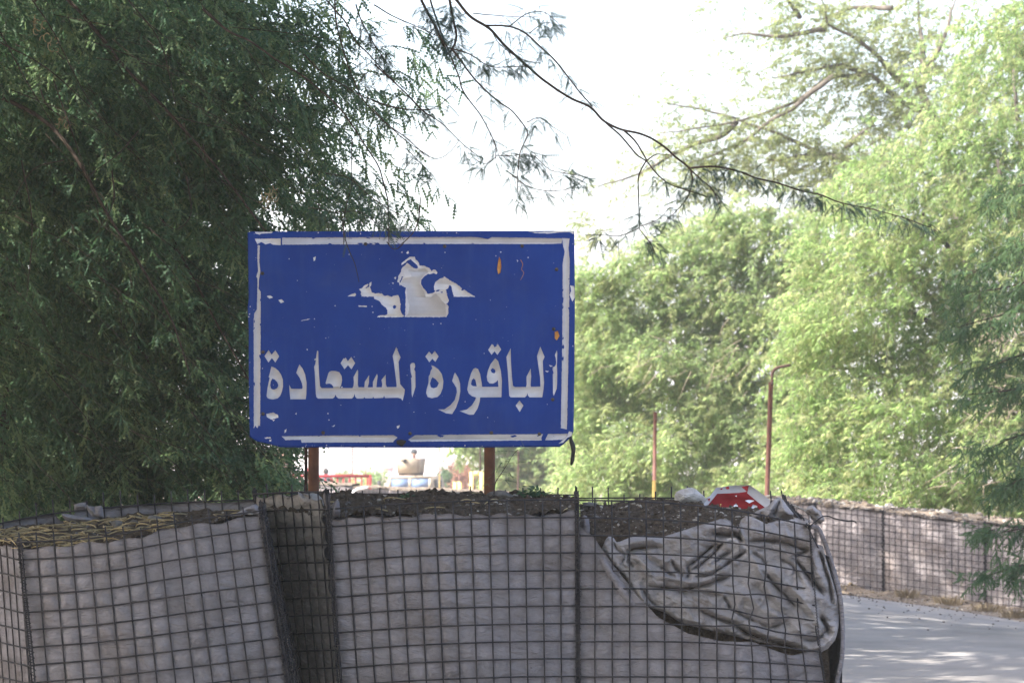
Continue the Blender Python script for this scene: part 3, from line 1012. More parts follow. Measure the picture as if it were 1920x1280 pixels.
T_ = [(1129, 1027), (1136, 1010), (1143, 1003), (1151, 1008), (1156, 1016), (1162, 1015), (1181, 1007), (1199, 1004), (1220, 1004), (1240, 1008), (1249, 1004), (1277, 995), (1305, 986), (1330, 979), (1352, 972), (1368, 975), (1378, 986), (1384, 993), (1389, 974), (1399, 967), (1410, 968), (1425, 975), (1437, 982), (1456, 975), (1475, 975), (1496, 970), (1503, 973), (1510, 969), (1517, 974), (1522, 1000), (1530, 1018), (1543, 1023), (1552, 1058), (1560, 1085), (1568, 1108), (1574, 1150)]
B_ = [(1129, 1030), (1140, 1042), (1150, 1057), (1170, 1078), (1190, 1112), (1206, 1133), (1225, 1140), (1245, 1147), (1278, 1168), (1333, 1182), (1377, 1192), (1420, 1203), (1475, 1210), (1512, 1221), (1530, 1227), (1552, 1216), (1567, 1198), (1574, 1168)]
FOLDS = [
    (.020, 7, [(1160, 1022), (1181, 1018), (1200, 1012), (1222, 1012), (1240, 1017)]),
    (-.045, 4, [(1178, 1032), (1200, 1026), (1240, 1025)]),
    (-.035, 4, [(1152, 1016), (1160, 1028), (1172, 1040), (1168, 1056)]),
    (.025, 8, [(1185, 1034), (1200, 1048), (1225, 1062), (1245, 1074)]),
    (.018, 10, [(1148, 1018), (1143, 1034), (1150, 1046)]),
    (-.04, 4, [(1180, 1036), (1178, 1048), (1186, 1062)]),
    (.028, 14, [(1255, 1012), (1290, 1004), (1320, 994), (1345, 984)]),
    (.02, 14, [(1260, 1028), (1285, 1026), (1300, 1020)]),
    (-.05, 3.5, [(1292, 1058), (1311, 1044), (1325, 1034), (1341, 1022)]),
    (-.05, 3.5, [(1300, 1066), (1322, 1052), (1341, 1037), (1356, 1018)]),
    (.028, 6, [(1239, 1058), (1248, 1050), (1257, 1044)]),
    (-.045, 3.5, [(1239, 1062), (1253, 1076), (1262, 1079)]),
    (-.035, 3.5, [(1257, 1046), (1268, 1066), (1280, 1080)]),
    (-.04, 4, [(1290, 1058), (1293, 1076), (1288, 1084)]),
    (.036, 8, [(1206, 1073), (1235, 1080), (1263, 1086), (1298, 1092), (1325, 1088), (1349, 1071), (1375, 1056), (1399, 1045)]),
    (-.06, 4, [(1218, 1098), (1254, 1105), (1291, 1106), (1320, 1098), (1345, 1086), (1366, 1078)]),
    (.024, 6, [(1312, 1070), (1337, 1066), (1365, 1046), (1392, 1028)]),
    (-.05, 3.2, [(1310, 1082), (1337, 1074), (1367, 1056), (1399, 1034)]),
    (.022, 5, [(1330, 1058), (1348, 1036), (1358, 1022)]),
    (-.035, 3, [(1340, 1056), (1354, 1044), (1368, 1034)]),
    (-.075, 5, [(1338, 1000), (1362, 1002), (1382, 1001), (1394, 1014)]),
    (.03, 9, [(1338, 990), (1358, 986), (1372, 990)]),
    (.03, 7, [(1355, 1016), (1370, 1010), (1386, 1016), (1392, 1024)]),
    (.02, 7, [(1388, 980), (1394, 1000), (1404, 1018)]),
    (-.055, 4, [(1406, 1014), (1431, 1012), (1445, 1013), (1462, 1016)]),
    (-.06, 4, [(1462, 1014), (1490, 1025), (1512, 1031)]),
    (.034, 13, [(1405, 985), (1428, 998), (1455, 998), (1485, 1004), (1510, 1012)]),
    (-.025, 6, [(1432, 984), (1438, 998)]),
    (.03, 7, [(1403, 1030), (1412, 1045), (1421, 1060), (1428, 1076)]),
    (-.03, 5, [(1411, 1034), (1428, 1052), (1440, 1066)]),
    (.036, 9, [(1431, 1056), (1460, 1074), (1484, 1102), (1505, 1124)]),
    (-.05, 4.5, [(1432, 1072), (1451, 1096), (1470, 1116), (1488, 1136)]),
    (.03, 9, [(1430, 1090), (1450, 1116), (1470, 1140)]),
    (-.04, 4, [(1464, 1050), (1484, 1060), (1488, 1074)]),
    (.03, 9, [(1470, 1036), (1490, 1050), (1508, 1090), (1524, 1118)]),
    (-.07, 4.5, [(1490, 1050), (1502, 1066), (1516, 1084), (1530, 1101), (1541, 1116)]),
    (-.045, 4, [(1489, 1044), (1502, 1038), (1516, 1031)]),
    (.035, 9, [(1520, 1032), (1528, 1060), (1540, 1090)]),
    (-.06, 4, [(1537, 1040), (1545, 1062), (1553, 1090), (1560, 1132)]),
    (.025, 6, [(1550, 1066), (1558, 1096), (1564, 1130)]),
    (.03, 7, [(1330, 1102), (1350, 1108), (1362, 1122), (1366, 1134)]),
    (-.05, 3.5, [(1356, 1116), (1364, 1126), (1368, 1138)]),
    (-.035, 4, [(1270, 1112), (1310, 1110), (1350, 1112)]),
    (.028, 14, [(1270, 1132), (1310, 1122), (1345, 1130)]),
    (.026, 16, [(1385, 1108), (1410, 1120), (1425, 1136)]),
    (-.045, 4, [(1374, 1142), (1394, 1153), (1414, 1162)]),
    (.032, 8, [(1330, 1140), (1370, 1156), (1400, 1170), (1440, 1186), (1490, 1200)]),
    (-.06, 3.5, [(1318, 1147), (1345, 1156), (1377, 1168), (1401, 1184), (1453, 1201), (1508, 1216)]),
    (.022, 9, [(1262, 1156), (1310, 1166), (1360, 1180)]),
    (-.03, 5, [(1418, 1162), (1446, 1172), (1480, 1160)]),
    (.03, 10, [(1448, 1146), (1480, 1166), (1504, 1186)]),
    (.03, 11, [(1500, 1120), (1524, 1150), (1536, 1176)]),
    (-.08, 5, [(1541, 1158), (1549, 1172), (1556, 1188)]),
    (-.04, 4, [(1508, 1198), (1530, 1200), (1548, 1188)]),
    (.04, 8, [(1500, 1212), (1520, 1217), (1545, 1210), (1562, 1194), (1570, 1172)]),
    (-.04, 4, [(1206, 1106), (1214, 1122), (1232, 1134)]),
    (.025, 6, [(1198, 1100), (1206, 1118), (1222, 1130)]),
]


def torn_base(PX, PY):
    base = 14.42 - .05 * sm(1000, 1130, PY) + .02 * sm(1190, 1230, PY)
    base = base + .05 * sm(1545, 1575, PX) + .05 * (1 - sm(968, 1012, PY))
    return base


cloth("torn_liner", rig, T_, B_, None, FOLDS, M['fabric_torn'], 2.0, 0, 6, .006, torn_base, .03, .017)
# scraps of liner on the corner
cloth("liner_scrap", rig, [(1405, 972), (1418, 958), (1440, 948), (1452, 936), (1460, 931), (1468, 936), (1478, 950), (1488, 962), (1488.5, 966)], [(1405, 976), (1430, 979), (1455, 980), (1475, 977), (1488.5, 968)], 14.66,
      [(.03, 6, [(1452, 938), (1444, 956), (1436, 970)]), (-.05, 3.5, [(1462, 940), (1455, 955), (1450, 970)]), (.03, 7, [(1468, 952), (1476, 964)]), (-.03, 4, [(1424, 960), (1428, 974)])], M['fabric_torn'], 1.8, .03, 12, .006)
cloth("liner_scrap", rig, [(1510, 956), (1516, 948), (1524, 946), (1530, 952), (1538, 957), (1544, 968), (1546, 974)], [(1510, 960), (1518, 968), (1526, 976), (1538, 982), (1546, 976)], 14.55,
      [(.03, 4, [(1524, 948), (1530, 962)]), (-.03, 3, [(1518, 958), (1534, 966)])], M['fabric_torn'], 1.5, .03, 15, .006)
cloth("liner_scrap", rig, [(1088, 978), (1093, 966), (1099, 966), (1105, 972), (1106, 990)], [(1088, 998), (1095, 1003), (1106, 1002)], 14.44, [(.02, 4, [(1096, 968), (1098, 990)])], M['fabric'], 1.5, .015, 19, .004)

# loose folds of liner on the other two gabions
cloth("liner_fold", mid, [(559, 921), (563, 923), (569, 927), (577, 925), (586, 923), (596, 926), (604, 934), (607, 946)], [(559, 928), (562, 942), (568, 951), (578, 954.5), (590, 955), (600, 952), (607, 949)], 14.60,
      [(.02, 9, [(572, 938), (586, 940), (600, 944)])], M['fabric_tan'], 1.3, .035, 23, .002)
cloth("liner_fold", mid, [(606, 926), (611, 920), (617, 922), (620, 928)], [(606, 942), (612, 950), (620, 948)], 14.42, [], M['fabric'], 1.3, .012, 25, .003)
cloth("liner_fold", mid, [(614, 954), (622, 946), (629, 938), (634, 936), (637, 944), (637.5, 960)], [(614, 962), (618, 970), (626, 974), (632, 969), (637.5, 972)], 14.415, [(.015, 4, [(632, 938), (626, 962)])], M['fabric'], 1.3, .02, 26, .003)
cloth("liner_fold", lef, [(116, 962), (122, 962), (140, 965), (160, 968), (172, 972), (173, 974)], [(116, 966), (121, 973), (128, 979), (150, 979.5), (168, 978), (173, 977)], 14.92, [(.01, 5, [(120, 968), (168, 974)])], M['fabric'], 1.5, .012, 27, .002)
cloth("liner_fold", lef, [(162, 945), (166, 948), (178, 949), (190, 947), (192, 952), (194, 968)], [(162, 950), (166, 960), (174, 968), (186, 972), (194, 972)], 14.98, [(-.012, 3, [(177, 949), (180, 960)])], M['fabric'], 1.5, .012, 29, .002)
cloth("liner_fold", lef, [(139, 945), (150, 942), (160, 941), (163, 946)], [(139, 956), (150, 956), (163, 954)], 15.16, [], M['fabric'], 1.5, .015, 30, .003)
cloth("liner_fold", lef, [(432, 966), (446, 960), (462, 950), (478, 944), (487, 950), (489, 962)], [(432, 968), (450, 972), (470, 974), (489, 972)], 14.3, [(.014, 5, [(440, 966), (478, 948)]), (-.02, 3, [(462, 958), (480, 966)])], M['fabric'], 1.5, .016, 33, .004)

# ------------------------------------------------------------------ blue road sign
SY = 15.30
sign = thing("road_sign", "weathered blue road sign with white Arabic lettering and peeling arrow above the middle gabion", "sign", P(753, 925, SY))


def face_poly(pts, dy):
    return PA(pts, SY - dy)


outline = [(464, 436), (470, 434), (1070, 432.5), (1077, 434), (1078, 560), (1077, 700), (1075.5, 808), (1070, 820), (1056, 833), (1049, 837.5), (800, 839), (600, 838.5), (526, 838), (505, 832), (482, 827), (468, 818), (466, 700), (466, 620), (464, 575), (466, 560), (465, 500)]
import bmesh
bm = bmesh.new()
fr = [bm.verts.new(Vector(p)) for p in PA(outline, SY)]
bm.faces.new(fr)
ret = bmesh.ops.extrude_face_region(bm, geom=bm.faces[:])
for e in ret['geom']:
    if isinstance(e, bmesh.types.BMVert):
        e.co.y += .028
bmesh.ops.recalc_face_normals(bm, faces=bm.faces[:])
edges = [e for e in bm.edges if all(v.co.y < SY + .001 for v in e.verts)]
bmesh.ops.bevel(bm, geom=edges, offset=.006, segments=3, affect='EDGES')
me = bpy.data.meshes.new("panel")
bm.to_mesh(me)
bm.free()
panel = bpy.data.objects.new("panel", me)
COL.objects.link(panel)
me.materials.append(M['blue'])
put(panel, sign)


def film(name, polys, dy, m, parent=sign, jag=0.0, seed=0):
    """thin film cut to an outline; polys = [outer, hole, ...] in picture measure"""
    g = np.random.default_rng(seed)
    loops = []
    for pl in polys:
        q = []
        n = len(pl)
        for i in range(n):
            a, c = np.array(pl[i], float), np.array(pl[(i + 1) % n], float)
            d = np.linalg.norm(c - a)
            k = max(1, int(d / 2.2)) if jag else 1
            for j in range(k):
                p = a + (c - a) * j / k
                if jag and j:
                    p = p + g.normal(size=2) * jag
                q.append(tuple(p))
        loops.append(q)
    tri = tessellate_polygon([[Vector((p[0], p[1], 0)) for p in l] for l in loops])
    flat = [p for l in loops for p in l]
    v = PA(flat, SY - dy)
    n = len(flat)
    vs = np.concatenate([v, v + np.array((0, dy - .0002, 0))])
    fs = [tuple(t) for t in tri]
    k = 0
    for l in loops:
        m_ = len(l)
        fs += [(k + i, k + (i + 1) % m_, k + (i + 1) % m_ + n, k + i + n) for i in range(m_)]
        k += m_
    return mesh_obj(name, vs, fs, m, parent)


def zp(pts, ox, oy, s):
    return [(ox + x / s, oy + y / s) for x, y in pts]


A = lambda pts: zp(pts, 480, 630, 6.4)
Bq = lambda pts: zp(pts, 780, 630, 6.1935)
Rr = lambda pts: zp(pts, 440, 400, 2.783)
LET = [
    [A([(102, 240), (150, 165), (188, 222), (232, 168), (278, 242), (232, 316), (190, 262), (150, 316)])],
    [A([(185, 362), (172, 420), (158, 470), (152, 492), (165, 497), (150, 560), (138, 620), (127, 715), (135, 738), (155, 750), (205, 758), (260, 745), (290, 715), (312, 660), (325, 600), (322, 520), (300, 460), (270, 415), (230, 382)]),
     A([(195, 508), (225, 520), (255, 552), (268, 590), (255, 622), (225, 638), (200, 638), (180, 625), (170, 590), (176, 545)])],
    [A([(522, 338), (560, 390), (590, 460), (607, 560), (604, 700), (597, 756), (412, 756), (405, 690), (398, 585), (412, 608), (420, 626), (440, 632), (555, 632), (560, 610), (550, 560), (525, 500), (483, 440), (500, 390)])],
    [A([(735, 172), (747, 180), (750, 330), (758, 480), (768, 600), (790, 622), (930, 622), (926, 603), (905, 577), (880, 567), (840, 575), (835, 560), (850, 510), (868, 445), (882, 424), (910, 415), (955, 418), (1000, 432), (1028, 478), (1033, 530), (1020, 592), (1003, 622), (1158, 622), (1170, 595), (1174, 550), (1170, 490), (1218, 400), (1226, 425), (1222, 580), (1230, 612), (1300, 612), (1306, 545), (1358, 465), (1355, 560), (1340, 612), (1402, 612), (1402, 548), (1452, 450), (1460, 480), (1450, 560), (1445, 612), (1510, 612), (1515, 572), (1505, 525), (1555, 462), (1558, 580), (1570, 610), (1685, 610), (1688, 590), (1665, 400), (1655, 320), (1640, 240), (1682, 130), (1735, 255), (1710, 310), (1722, 480), (1730, 575), (1786, 640), (1780, 690), (1760, 776), (1740, 748), (1700, 738), (1548, 742), (1537, 712), (1526, 740), (1418, 745), (1408, 726), (1396, 745), (1312, 745), (1300, 730), (1288, 748), (1212, 748), (1192, 728), (1182, 690), (1172, 728), (1150, 748), (992, 748), (970, 733), (955, 700), (940, 733), (920, 748), (745, 748), (725, 730), (718, 690), (705, 430), (697, 370), (712, 330), (718, 290), (700, 290), (700, 275), (720, 265), (725, 225)])],
    [A([(1015, 325), (1052, 262), (1062, 272), (1075, 255), (1102, 300), (1143, 248), (1190, 322), (1145, 397), (1104, 348), (1062, 397)])],
    [A([(1850, 345), (1862, 325), (1885, 318), (1905, 328), (1912, 365), (1898, 395), (1912, 425), (1914, 560), (1914, 610), (1875, 736), (1868, 690), (1865, 560), (1860, 500), (1872, 490), (1856, 430)])],
    [Bq([(108, 235), (152, 178), (185, 215), (218, 170), (262, 235), (225, 298), (190, 262), (155, 303)])],
    [Bq([(178, 342), (205, 345), (260, 385), (300, 440), (318, 520), (312, 600), (285, 670), (250, 705), (185, 720), (135, 705), (118, 660), (125, 610), (145, 540), (148, 460), (160, 450), (172, 400), (190, 372)]),
     Bq([(190, 475), (230, 500), (265, 545), (245, 590), (205, 605), (172, 592), (162, 550), (175, 505)])],
    [Bq([(452, 420), (490, 480), (512, 550), (515, 640), (500, 730), (465, 830), (420, 903), (350, 895), (258, 850), (330, 848), (400, 800), (450, 740), (475, 650), (470, 600), (420, 520), (440, 450)])],
    [Bq([(690, 368), (720, 380), (745, 440), (762, 540), (768, 588), (957, 588), (950, 508), (930, 532), (895, 550), (855, 547), (830, 520), (822, 470), (835, 400), (865, 325), (920, 255), (955, 290), (985, 400), (998, 520), (992, 708), (745, 710), (740, 760), (715, 840), (670, 910), (620, 912), (505, 868), (590, 850), (650, 800), (688, 740), (697, 710), (650, 697), (612, 665), (595, 620), (610, 530), (640, 430), (665, 380)]),
     Bq([(670, 488), (690, 510), (705, 582), (662, 580), (638, 560), (647, 510)]),
     Bq([(885, 370), (915, 385), (925, 410), (910, 433), (880, 422), (866, 395)])],
    [Bq([(838, 160), (880, 92), (895, 98), (912, 130), (940, 112), (935, 98), (952, 92), (990, 155), (945, 218), (912, 175), (878, 218)])],
    [Bq([(1100, 138), (1103, 300), (1115, 480), (1126, 575), (1150, 590), (1278, 590), (1285, 560), (1283, 470), (1332, 375), (1338, 470), (1330, 572), (1338, 588), (1445, 585), (1440, 470), (1420, 340), (1405, 230), (1443, 120), (1493, 240), (1472, 290), (1478, 420), (1488, 540), (1480, 620), (1466, 710), (1320, 710), (1302, 690), (1293, 660), (1285, 690), (1265, 710), (1100, 710), (1082, 690), (1080, 640), (1065, 400), (1050, 240)])],
    [Bq([(1202, 745), (1247, 805), (1205, 880), (1157, 805)])],
    [Bq([(1637, 160), (1641, 200), (1638, 290), (1636, 330), (1640, 420), (1638, 560), (1634, 610), (1600, 693), (1590, 660), (1590, 540), (1588, 440), (1598, 428), (1586, 390), (1588, 360), (1610, 350), (1624, 330), (1628, 300), (1622, 250), (1612, 222)])],
]
for i, pl in enumerate(LET):
    film("letter", pl, .0016, M['white'])
Zr = lambda pts: zp(pts, 640, 470, 7.385)
arrow_main = Zr([(878, 918), (888, 840), (892, 700), (885, 560), (893, 510), (850, 490), (822, 470), (810, 485), (800, 440), (775, 435), (790, 350), (828, 290), (828, 262), (850, 225), (890, 195), (910, 168), (935, 185), (960, 205), (1000, 240), (1035, 248), (1065, 235), (1050, 200), (1010, 165), (965, 118), (930, 130), (890, 165), (830, 198), (835, 170), (890, 125), (945, 85), (1015, 82), (1030, 125), (1065, 155), (1085, 205), (1140, 207), (1190, 228), (1220, 240), (1250, 285), (1270, 262), (1310, 270), (1332, 300), (1320, 325), (1280, 308), (1250, 318), (1225, 325), (1200, 318), (1140, 365), (1105, 405), (1103, 460), (1130, 510), (1165, 550), (1200, 598), (1250, 590), (1305, 560), (1283, 540), (1285, 480), (1300, 435), (1365, 385), (1415, 375), (1420, 352), (1470, 385), (1530, 430), (1580, 450), (1640, 490), (1670, 520), (1660, 548), (1685, 550), (1700, 535), (1760, 580), (1855, 638), (1555, 638), (1545, 600), (1530, 520), (1515, 482), (1490, 478), (1480, 520), (1445, 540), (1460, 590), (1475, 650), (1490, 690), (1478, 712), (1450, 730), (1475, 755), (1485, 770), (1482, 860), (1455, 920), (1225, 920), (1215, 912), (1205, 920)])
film("arrow", [arrow_main, Zr([(805, 430), (830, 385), (835, 355), (862, 360), (845, 390), (815, 450)]), Zr([(1310, 552), (1335, 540), (1365, 540), (1350, 562), (1318, 570)]), Zr([(1375, 570), (1405, 565), (1400, 585), (1380, 582)])], .0014, M['white2'], jag=.35, seed=4)
film("arrow", [Zr([(895, 915), (930, 860), (945, 760), (915, 640), (905, 520), (870, 490), (825, 455), (850, 400), (920, 375), (970, 360), (960, 310), (925, 290), (930, 262), (990, 268), (1050, 290), (1075, 260), (1150, 240), (1190, 270), (1210, 300), (1150, 330), (1100, 390), (1085, 450), (1120, 520), (1160, 600), (1170, 640), (1240, 640), (1300, 590), (1350, 630), (1400, 700), (1440, 740), (1450, 900), (1430, 915)])], .0020, M['white'], jag=.35, seed=5)
film("arrow", [Zr([(280, 635), (270, 560), (245, 530), (290, 515), (305, 492), (360, 460), (380, 465), (340, 505), (335, 520), (385, 500), (395, 440), (420, 430), (408, 490), (395, 500), (412, 545), (420, 575), (470, 595), (520, 585), (560, 592), (600, 625), (650, 620), (700, 640), (735, 620), (785, 612), (800, 640), (812, 700), (825, 740), (815, 800), (832, 860), (870, 905), (860, 912), (800, 920), (495, 920), (510, 900), (560, 892), (610, 890), (635, 880), (640, 830), (620, 790), (590, 770), (555, 740), (530, 700), (490, 680), (455, 665), (450, 635)]), Zr([(712, 770), (740, 750), (765, 770), (745, 805), (720, 800)])], .0014, M['white2'], jag=.4, seed=6)
film("arrow", [Zr([(85, 632), (130, 605), (165, 595), (190, 585), (205, 605), (190, 632)])], .0014, M['white2'], jag=.2, seed=7)
STRIPS = [
    [Rr([(248, 127), (700, 125), (1250, 124), (1290, 128), (1320, 135), (1340, 125), (1710, 130), (1705, 158), (1650, 160), (900, 160), (760, 162), (745, 152), (730, 163), (700, 160), (685, 152), (672, 162), (510, 162), (495, 155), (485, 162), (248, 164)])],
    [Rr([(105, 133), (240, 131), (240, 166), (200, 164), (185, 155), (160, 162), (140, 150), (118, 160)])],
    [Rr([(120, 165), (132, 168), (128, 240), (134, 300), (127, 345), (124, 390), (136, 410), (135, 700), (133, 1110), (126, 1104), (118, 1120), (108, 1106), (100, 1122), (99, 560), (103, 520), (116, 500), (118, 400), (119, 340), (112, 330), (122, 300), (118, 230)])],
    [Rr([(1708, 128), (1748, 130), (1742, 180), (1748, 240), (1744, 640), (1734, 1125), (1702, 1120), (1710, 620), (1712, 260), (1722, 200), (1712, 160)])],
    [Rr([(245, 1162), (330, 1160), (480, 1158), (830, 1156), (850, 1168), (832, 1184), (826, 1193), (350, 1195), (345, 1180), (300, 1180), (265, 1182)])],
    [Rr([(940, 1156), (1240, 1152), (1610, 1150), (1600, 1170), (1602, 1183), (1280, 1186), (920, 1190), (905, 1180)])],
    [Rr([(1635, 1150), (1735, 1148), (1738, 1160), (1715, 1180), (1620, 1182)])],
    [Rr([(105, 97), (200, 97), (190, 104), (140, 106), (130, 112), (110, 106)])],
    [Rr([(1520, 92), (1560, 97), (1640, 96), (1690, 91), (1768, 93), (1768, 108), (1745, 98), (1690, 100), (1640, 106), (1570, 103)])],
    [Rr([(1750, 375), (1772, 380), (1774, 440), (1762, 460), (1748, 425), (1756, 405)])],
    [Rr([(1715, 1195), (1735, 1170), (1758, 1160), (1760, 1140), (1745, 1135), (1730, 1165), (1690, 1200)])],
]
for i, pl in enumerate(STRIPS):
    film("border_strip", pl, .0015, M['white'] if i in (0, 2, 3, 4, 5, 6) else M['white2'], jag=.18, seed=60 + i)
gw = np.random.default_rng(17)
b = MB()
for k in range(46):
    e = gw.integers(0, 4)
    u = gw.random()
    cx, cy = ((530 + 520 * u, gw.choice([446.5, 456.5])), (gw.choice([477, 488]), 550 + 245 * u), (gw.choice([1055.5, 1066.5]), 470 + 330 * u), (540 + 500 * u, gw.choice([817, 827.5])))[e]
    r = gw.uniform(1.0, 3.6) * (.5 + gw.random())
    n_ = 9
    aa = np.sort(gw.random(n_) * 6.283)
    pl = [(cx + r * gw.uniform(.5, 1.2) * (1.6 if e in (0, 3) else .6) * math.cos(a), cy + r * gw.uniform(.5, 1.1) * (.6 if e in (0, 3) else 1.6) * math.sin(a)) for a in aa]
    b.add(PA(pl, SY - .0026), [tuple(range(n_))])
o = b.build("border_wear", M['blue'], sign)
o["kind"] = "stuff"
CH = [[(165, 1045), (200, 1037), (226, 1050), (228, 1065), (190, 1075), (168, 1062)], [(195, 1072), (210, 1076), (202, 1084)], [(168, 432), (185, 428), (200, 438), (182, 445)], [(228, 452), (245, 448), (258, 462), (240, 468)], [(410, 230), (424, 224), (420, 245), (412, 250)],
      [(645, 480), (690, 482), (690, 488), (648, 487)], [(155, 1168), (185, 1165), (190, 1172), (160, 1175)], [(180, 1180), (192, 1178), (190, 1188), (182, 1190)], [(845, 1110), (862, 1104), (855, 1120), (848, 1122)], [(1620, 820), (1640, 822), (1632, 828)], [(1640, 790), (1660, 795), (1650, 800)], [(315, 1045), (324, 1038), (322, 1050)], [(505, 1110), (525, 1102), (518, 1112)], [(345, 560), (395, 548), (380, 556)],
      [(260, 1130), (272, 1122), (268, 1140), (258, 1145)], [(1475, 255), (1472, 240), (1480, 248)], [(895, 205), (905, 195), (910, 208), (900, 212)], [(868, 205), (874, 198), (876, 206)], [(832, 335), (842, 330), (838, 345)], [(820, 360), (832, 362), (826, 370)]]
for i, c in enumerate(CH):
    film("paint_chip", [Rr(c)], .0012, M['white2'], jag=.3, seed=90 + i)
g = np.random.default_rng(5)
b = MB()
for i in range(150):
    edge = g.random() < .35
    cx, cy = g.uniform(475, 1066), g.uniform(468, 800)
    if edge:
        cx, cy = (g.uniform(470, 1070), g.choice([437, 835]) + g.normal() * 1.2) if g.random() < .6 else (g.choice([467.5, 1073.5]) + g.normal(), g.uniform(440, 825))
    r = .35 + 1.1 * g.random() ** 3
    n = 6
    pl = [(cx + r * g.uniform(.6, 1.3) * math.cos(a), cy + r * g.uniform(.6, 1.3) * math.sin(a)) for a in np.arange(n) * 6.28 / n]
    b.add(PA(pl, SY - .0009), [tuple(range(n))])
o = b.build("paint_specks", M['white2'], sign)
o["kind"] = "stuff"
for (x, y) in [(145, 313), (148, 723), (148, 1045), (683, 160), (1096, 172), (1500, 170), (1680, 292), (1665, 603), (1660, 970), (462, 1143), (915, 1147), (1340, 1143), (1590, 1150)]:
    c = P(440 + x / 2.783, 400 + y / 2.783, SY - .002)
    b = MB()
    ang = np.arange(10) * 6.283 / 10
    for rr, dy in ((.0068, .003), (.0068, .0005), (.0045, -.0022)):
        pass
    ring = lambda rr, dy: np.stack([c[0] + rr * np.cos(ang), np.full(10, c[1] + dy), c[2] + rr * np.sin(ang)], -1)
    v = np.concatenate([ring(.0085, .002), ring(.0085, -.0006), ring(.005, -.001), ring(.0042, -.0045), ring(.0015, -.005)])
    fs = [(k * 10 + i, k * 10 + (i + 1) % 10, (k + 1) * 10 + (i + 1) % 10, (k + 1) * 10 + i) for k in range(4) for i in range(10)] + [tuple(40 + i for i in range(10))]
    mesh_obj("screw", v, fs, M['steel'], sign)
for (x, w) in ((588, 20), (918, 20)):
    zt = P(x, 470, SY + .06)
    zb = P(x, 925, SY + .06)
    b = MB()
    p = np.array([(zb[0], zb[1], -.35), (zb[0], zb[1], .7), (zb[0], zb[1], zb[2]), zt])
    b.tube(smooth_line(p, 14), .0255, 18)
    b.build("post", M['rust'], sign, True)
for yy in (520, 780):
    a = P(480, yy, SY + .032)
    c = P(1062, yy, SY + .032)
    b = MB()
    b.box((a + c) / 2, (c[0] - a[0], .006, .04))
    b.build("cross_bar", M['rust'], sign)
# lump of dark tape under the lower edge
clip = rock("tape_lump", P(752, 832, SY - .008), .024, M['black'], 5, squash=(1.45, .55, .85), parent=sign)
b = MB()
tp = PA([(1069, 812, SY + .01), (1071, 826, SY), (1075, 840, SY - .005), (1074, 856, SY), (1071, 872, SY)])
tp = smooth_line(tp, 12)
b.tube(tp, [.005, .006, .008, .010, .011, .011, .010, .009, .009, .010, .008, .004], 6)
tag(b.build("torn_ribbon", M['black'], sign, True))

b = MB()
q = P(572, 842, SY + .10)
q2 = P(575, 925, SY + .10)
b.box(((q[0] + q2[0]) / 2, SY + .11, (q[2] + .05) / 2 + .3), (.014, .014, q[2] + .6 + .3), 0)
tag(b.build("metal_stake", M['darkrust']), "thin dark square stake close beside the left rusty sign post", "stake")

# dead leaves and twigs that hang on the sign
def leafshape(name, pts, dy, m, label, cat, group=None):
    v = PA(pts, SY - dy)
    v[:, 1] -= .004 * np.sin(np.linspace(0, math.pi, len(v)))
    b = MB()
    b.prism(v, (0, .0016, 0))
    return tag(b.build(name, m), label, cat, group)


leafshape("dry_leaf", [(936, 481), (939, 488), (940, 500), (938, 512), (934, 514), (932, 504), (934, 490)], .006, M['dryleaf'], "long orange dry leaf stuck upright at the sign's upper right", "leaf", "dead leaves on the sign")
leafshape("dry_leaf", [(1040, 622), (1046, 620), (1049, 630), (1044, 638), (1040, 634)], .006, M['dryleaf'], "small orange dry leaf beside the sign's right white stripe", "leaf", "dead leaves on the sign")


def twig(name, pts, Y, r, label, cat='twig', m=None, group=None, sides=5):
    p = smooth_line(PA(pts, Y), 6 * len(pts))
    b = MB()
    b.tube(p, np.linspace(r, r * .45, len(p)), sides)
    return tag(b.build(name, m or M['bark'], None, True), label, cat, group)


twig("dry_tendril", [(976, 487), (980, 495), (978, 505), (982, 512), (976, 525)], SY - .006, .0018, "fine rusty tendril curled on the sign right of the long orange leaf", 'twig', M['dryleaf'], "dead leaves on the sign")

# ------------------------------------------------------------------ fallen stop sign, white stone, bits on the gabions
OY = 15.05
stop = thing("stop_sign", "battered red octagonal sign with peeling white border lying on the right gabion", "sign", P(1390, 965, OY))
def tilt(pts, dy):
    out = []
    for (x, y) in pts:
        out.append(P(x, y, OY - dy + (945 - y) * .0025 + (x - 1385) * .0008))
    return np.array(out)
octo = [(1330, 931), (1343, 914), (1370, 910), (1405, 908.5), (1422, 920), (1444, 937), (1440, 985), (1400, 1000), (1350, 990), (1300, 955), (1318, 946)]
b = MB()
b.prism(tilt(octo, 0), (0, .006, 0))
b.build("border", M['white'], stop)
redp = [(1312, 962), (1322, 953), (1345, 925), (1385, 923.5), (1400, 921), (1390, 912), (1404, 910), (1401, 924), (1420, 940), (1436, 952), (1432, 978), (1395, 992), (1352, 982)]
def prism_film(name, pts, dy, m):
    v = tilt(pts, dy)
    bb = MB()
    bb.prism(v, (0, .0012, 0))
    return bb.build(name, m, stop)
prism_film("red_face", redp, .002, M['red'])
for pl in ([(1375, 948), (1380, 943), (1384, 948), (1379, 953)], [(1408, 952), (1412, 945), (1420, 948), (1419, 956), (1412, 958)], [(1375, 962), (1382, 957), (1389, 960), (1391, 968), (1378, 968)], [(1397, 938), (1404, 936), (1415, 938), (1405, 943)], [(1378, 929), (1382, 928), (1381, 931)], [(1409, 960), (1415, 958), (1414, 968), (1409, 968)]):
    prism_film("paint_chip", pl, .0035, M['white2'])
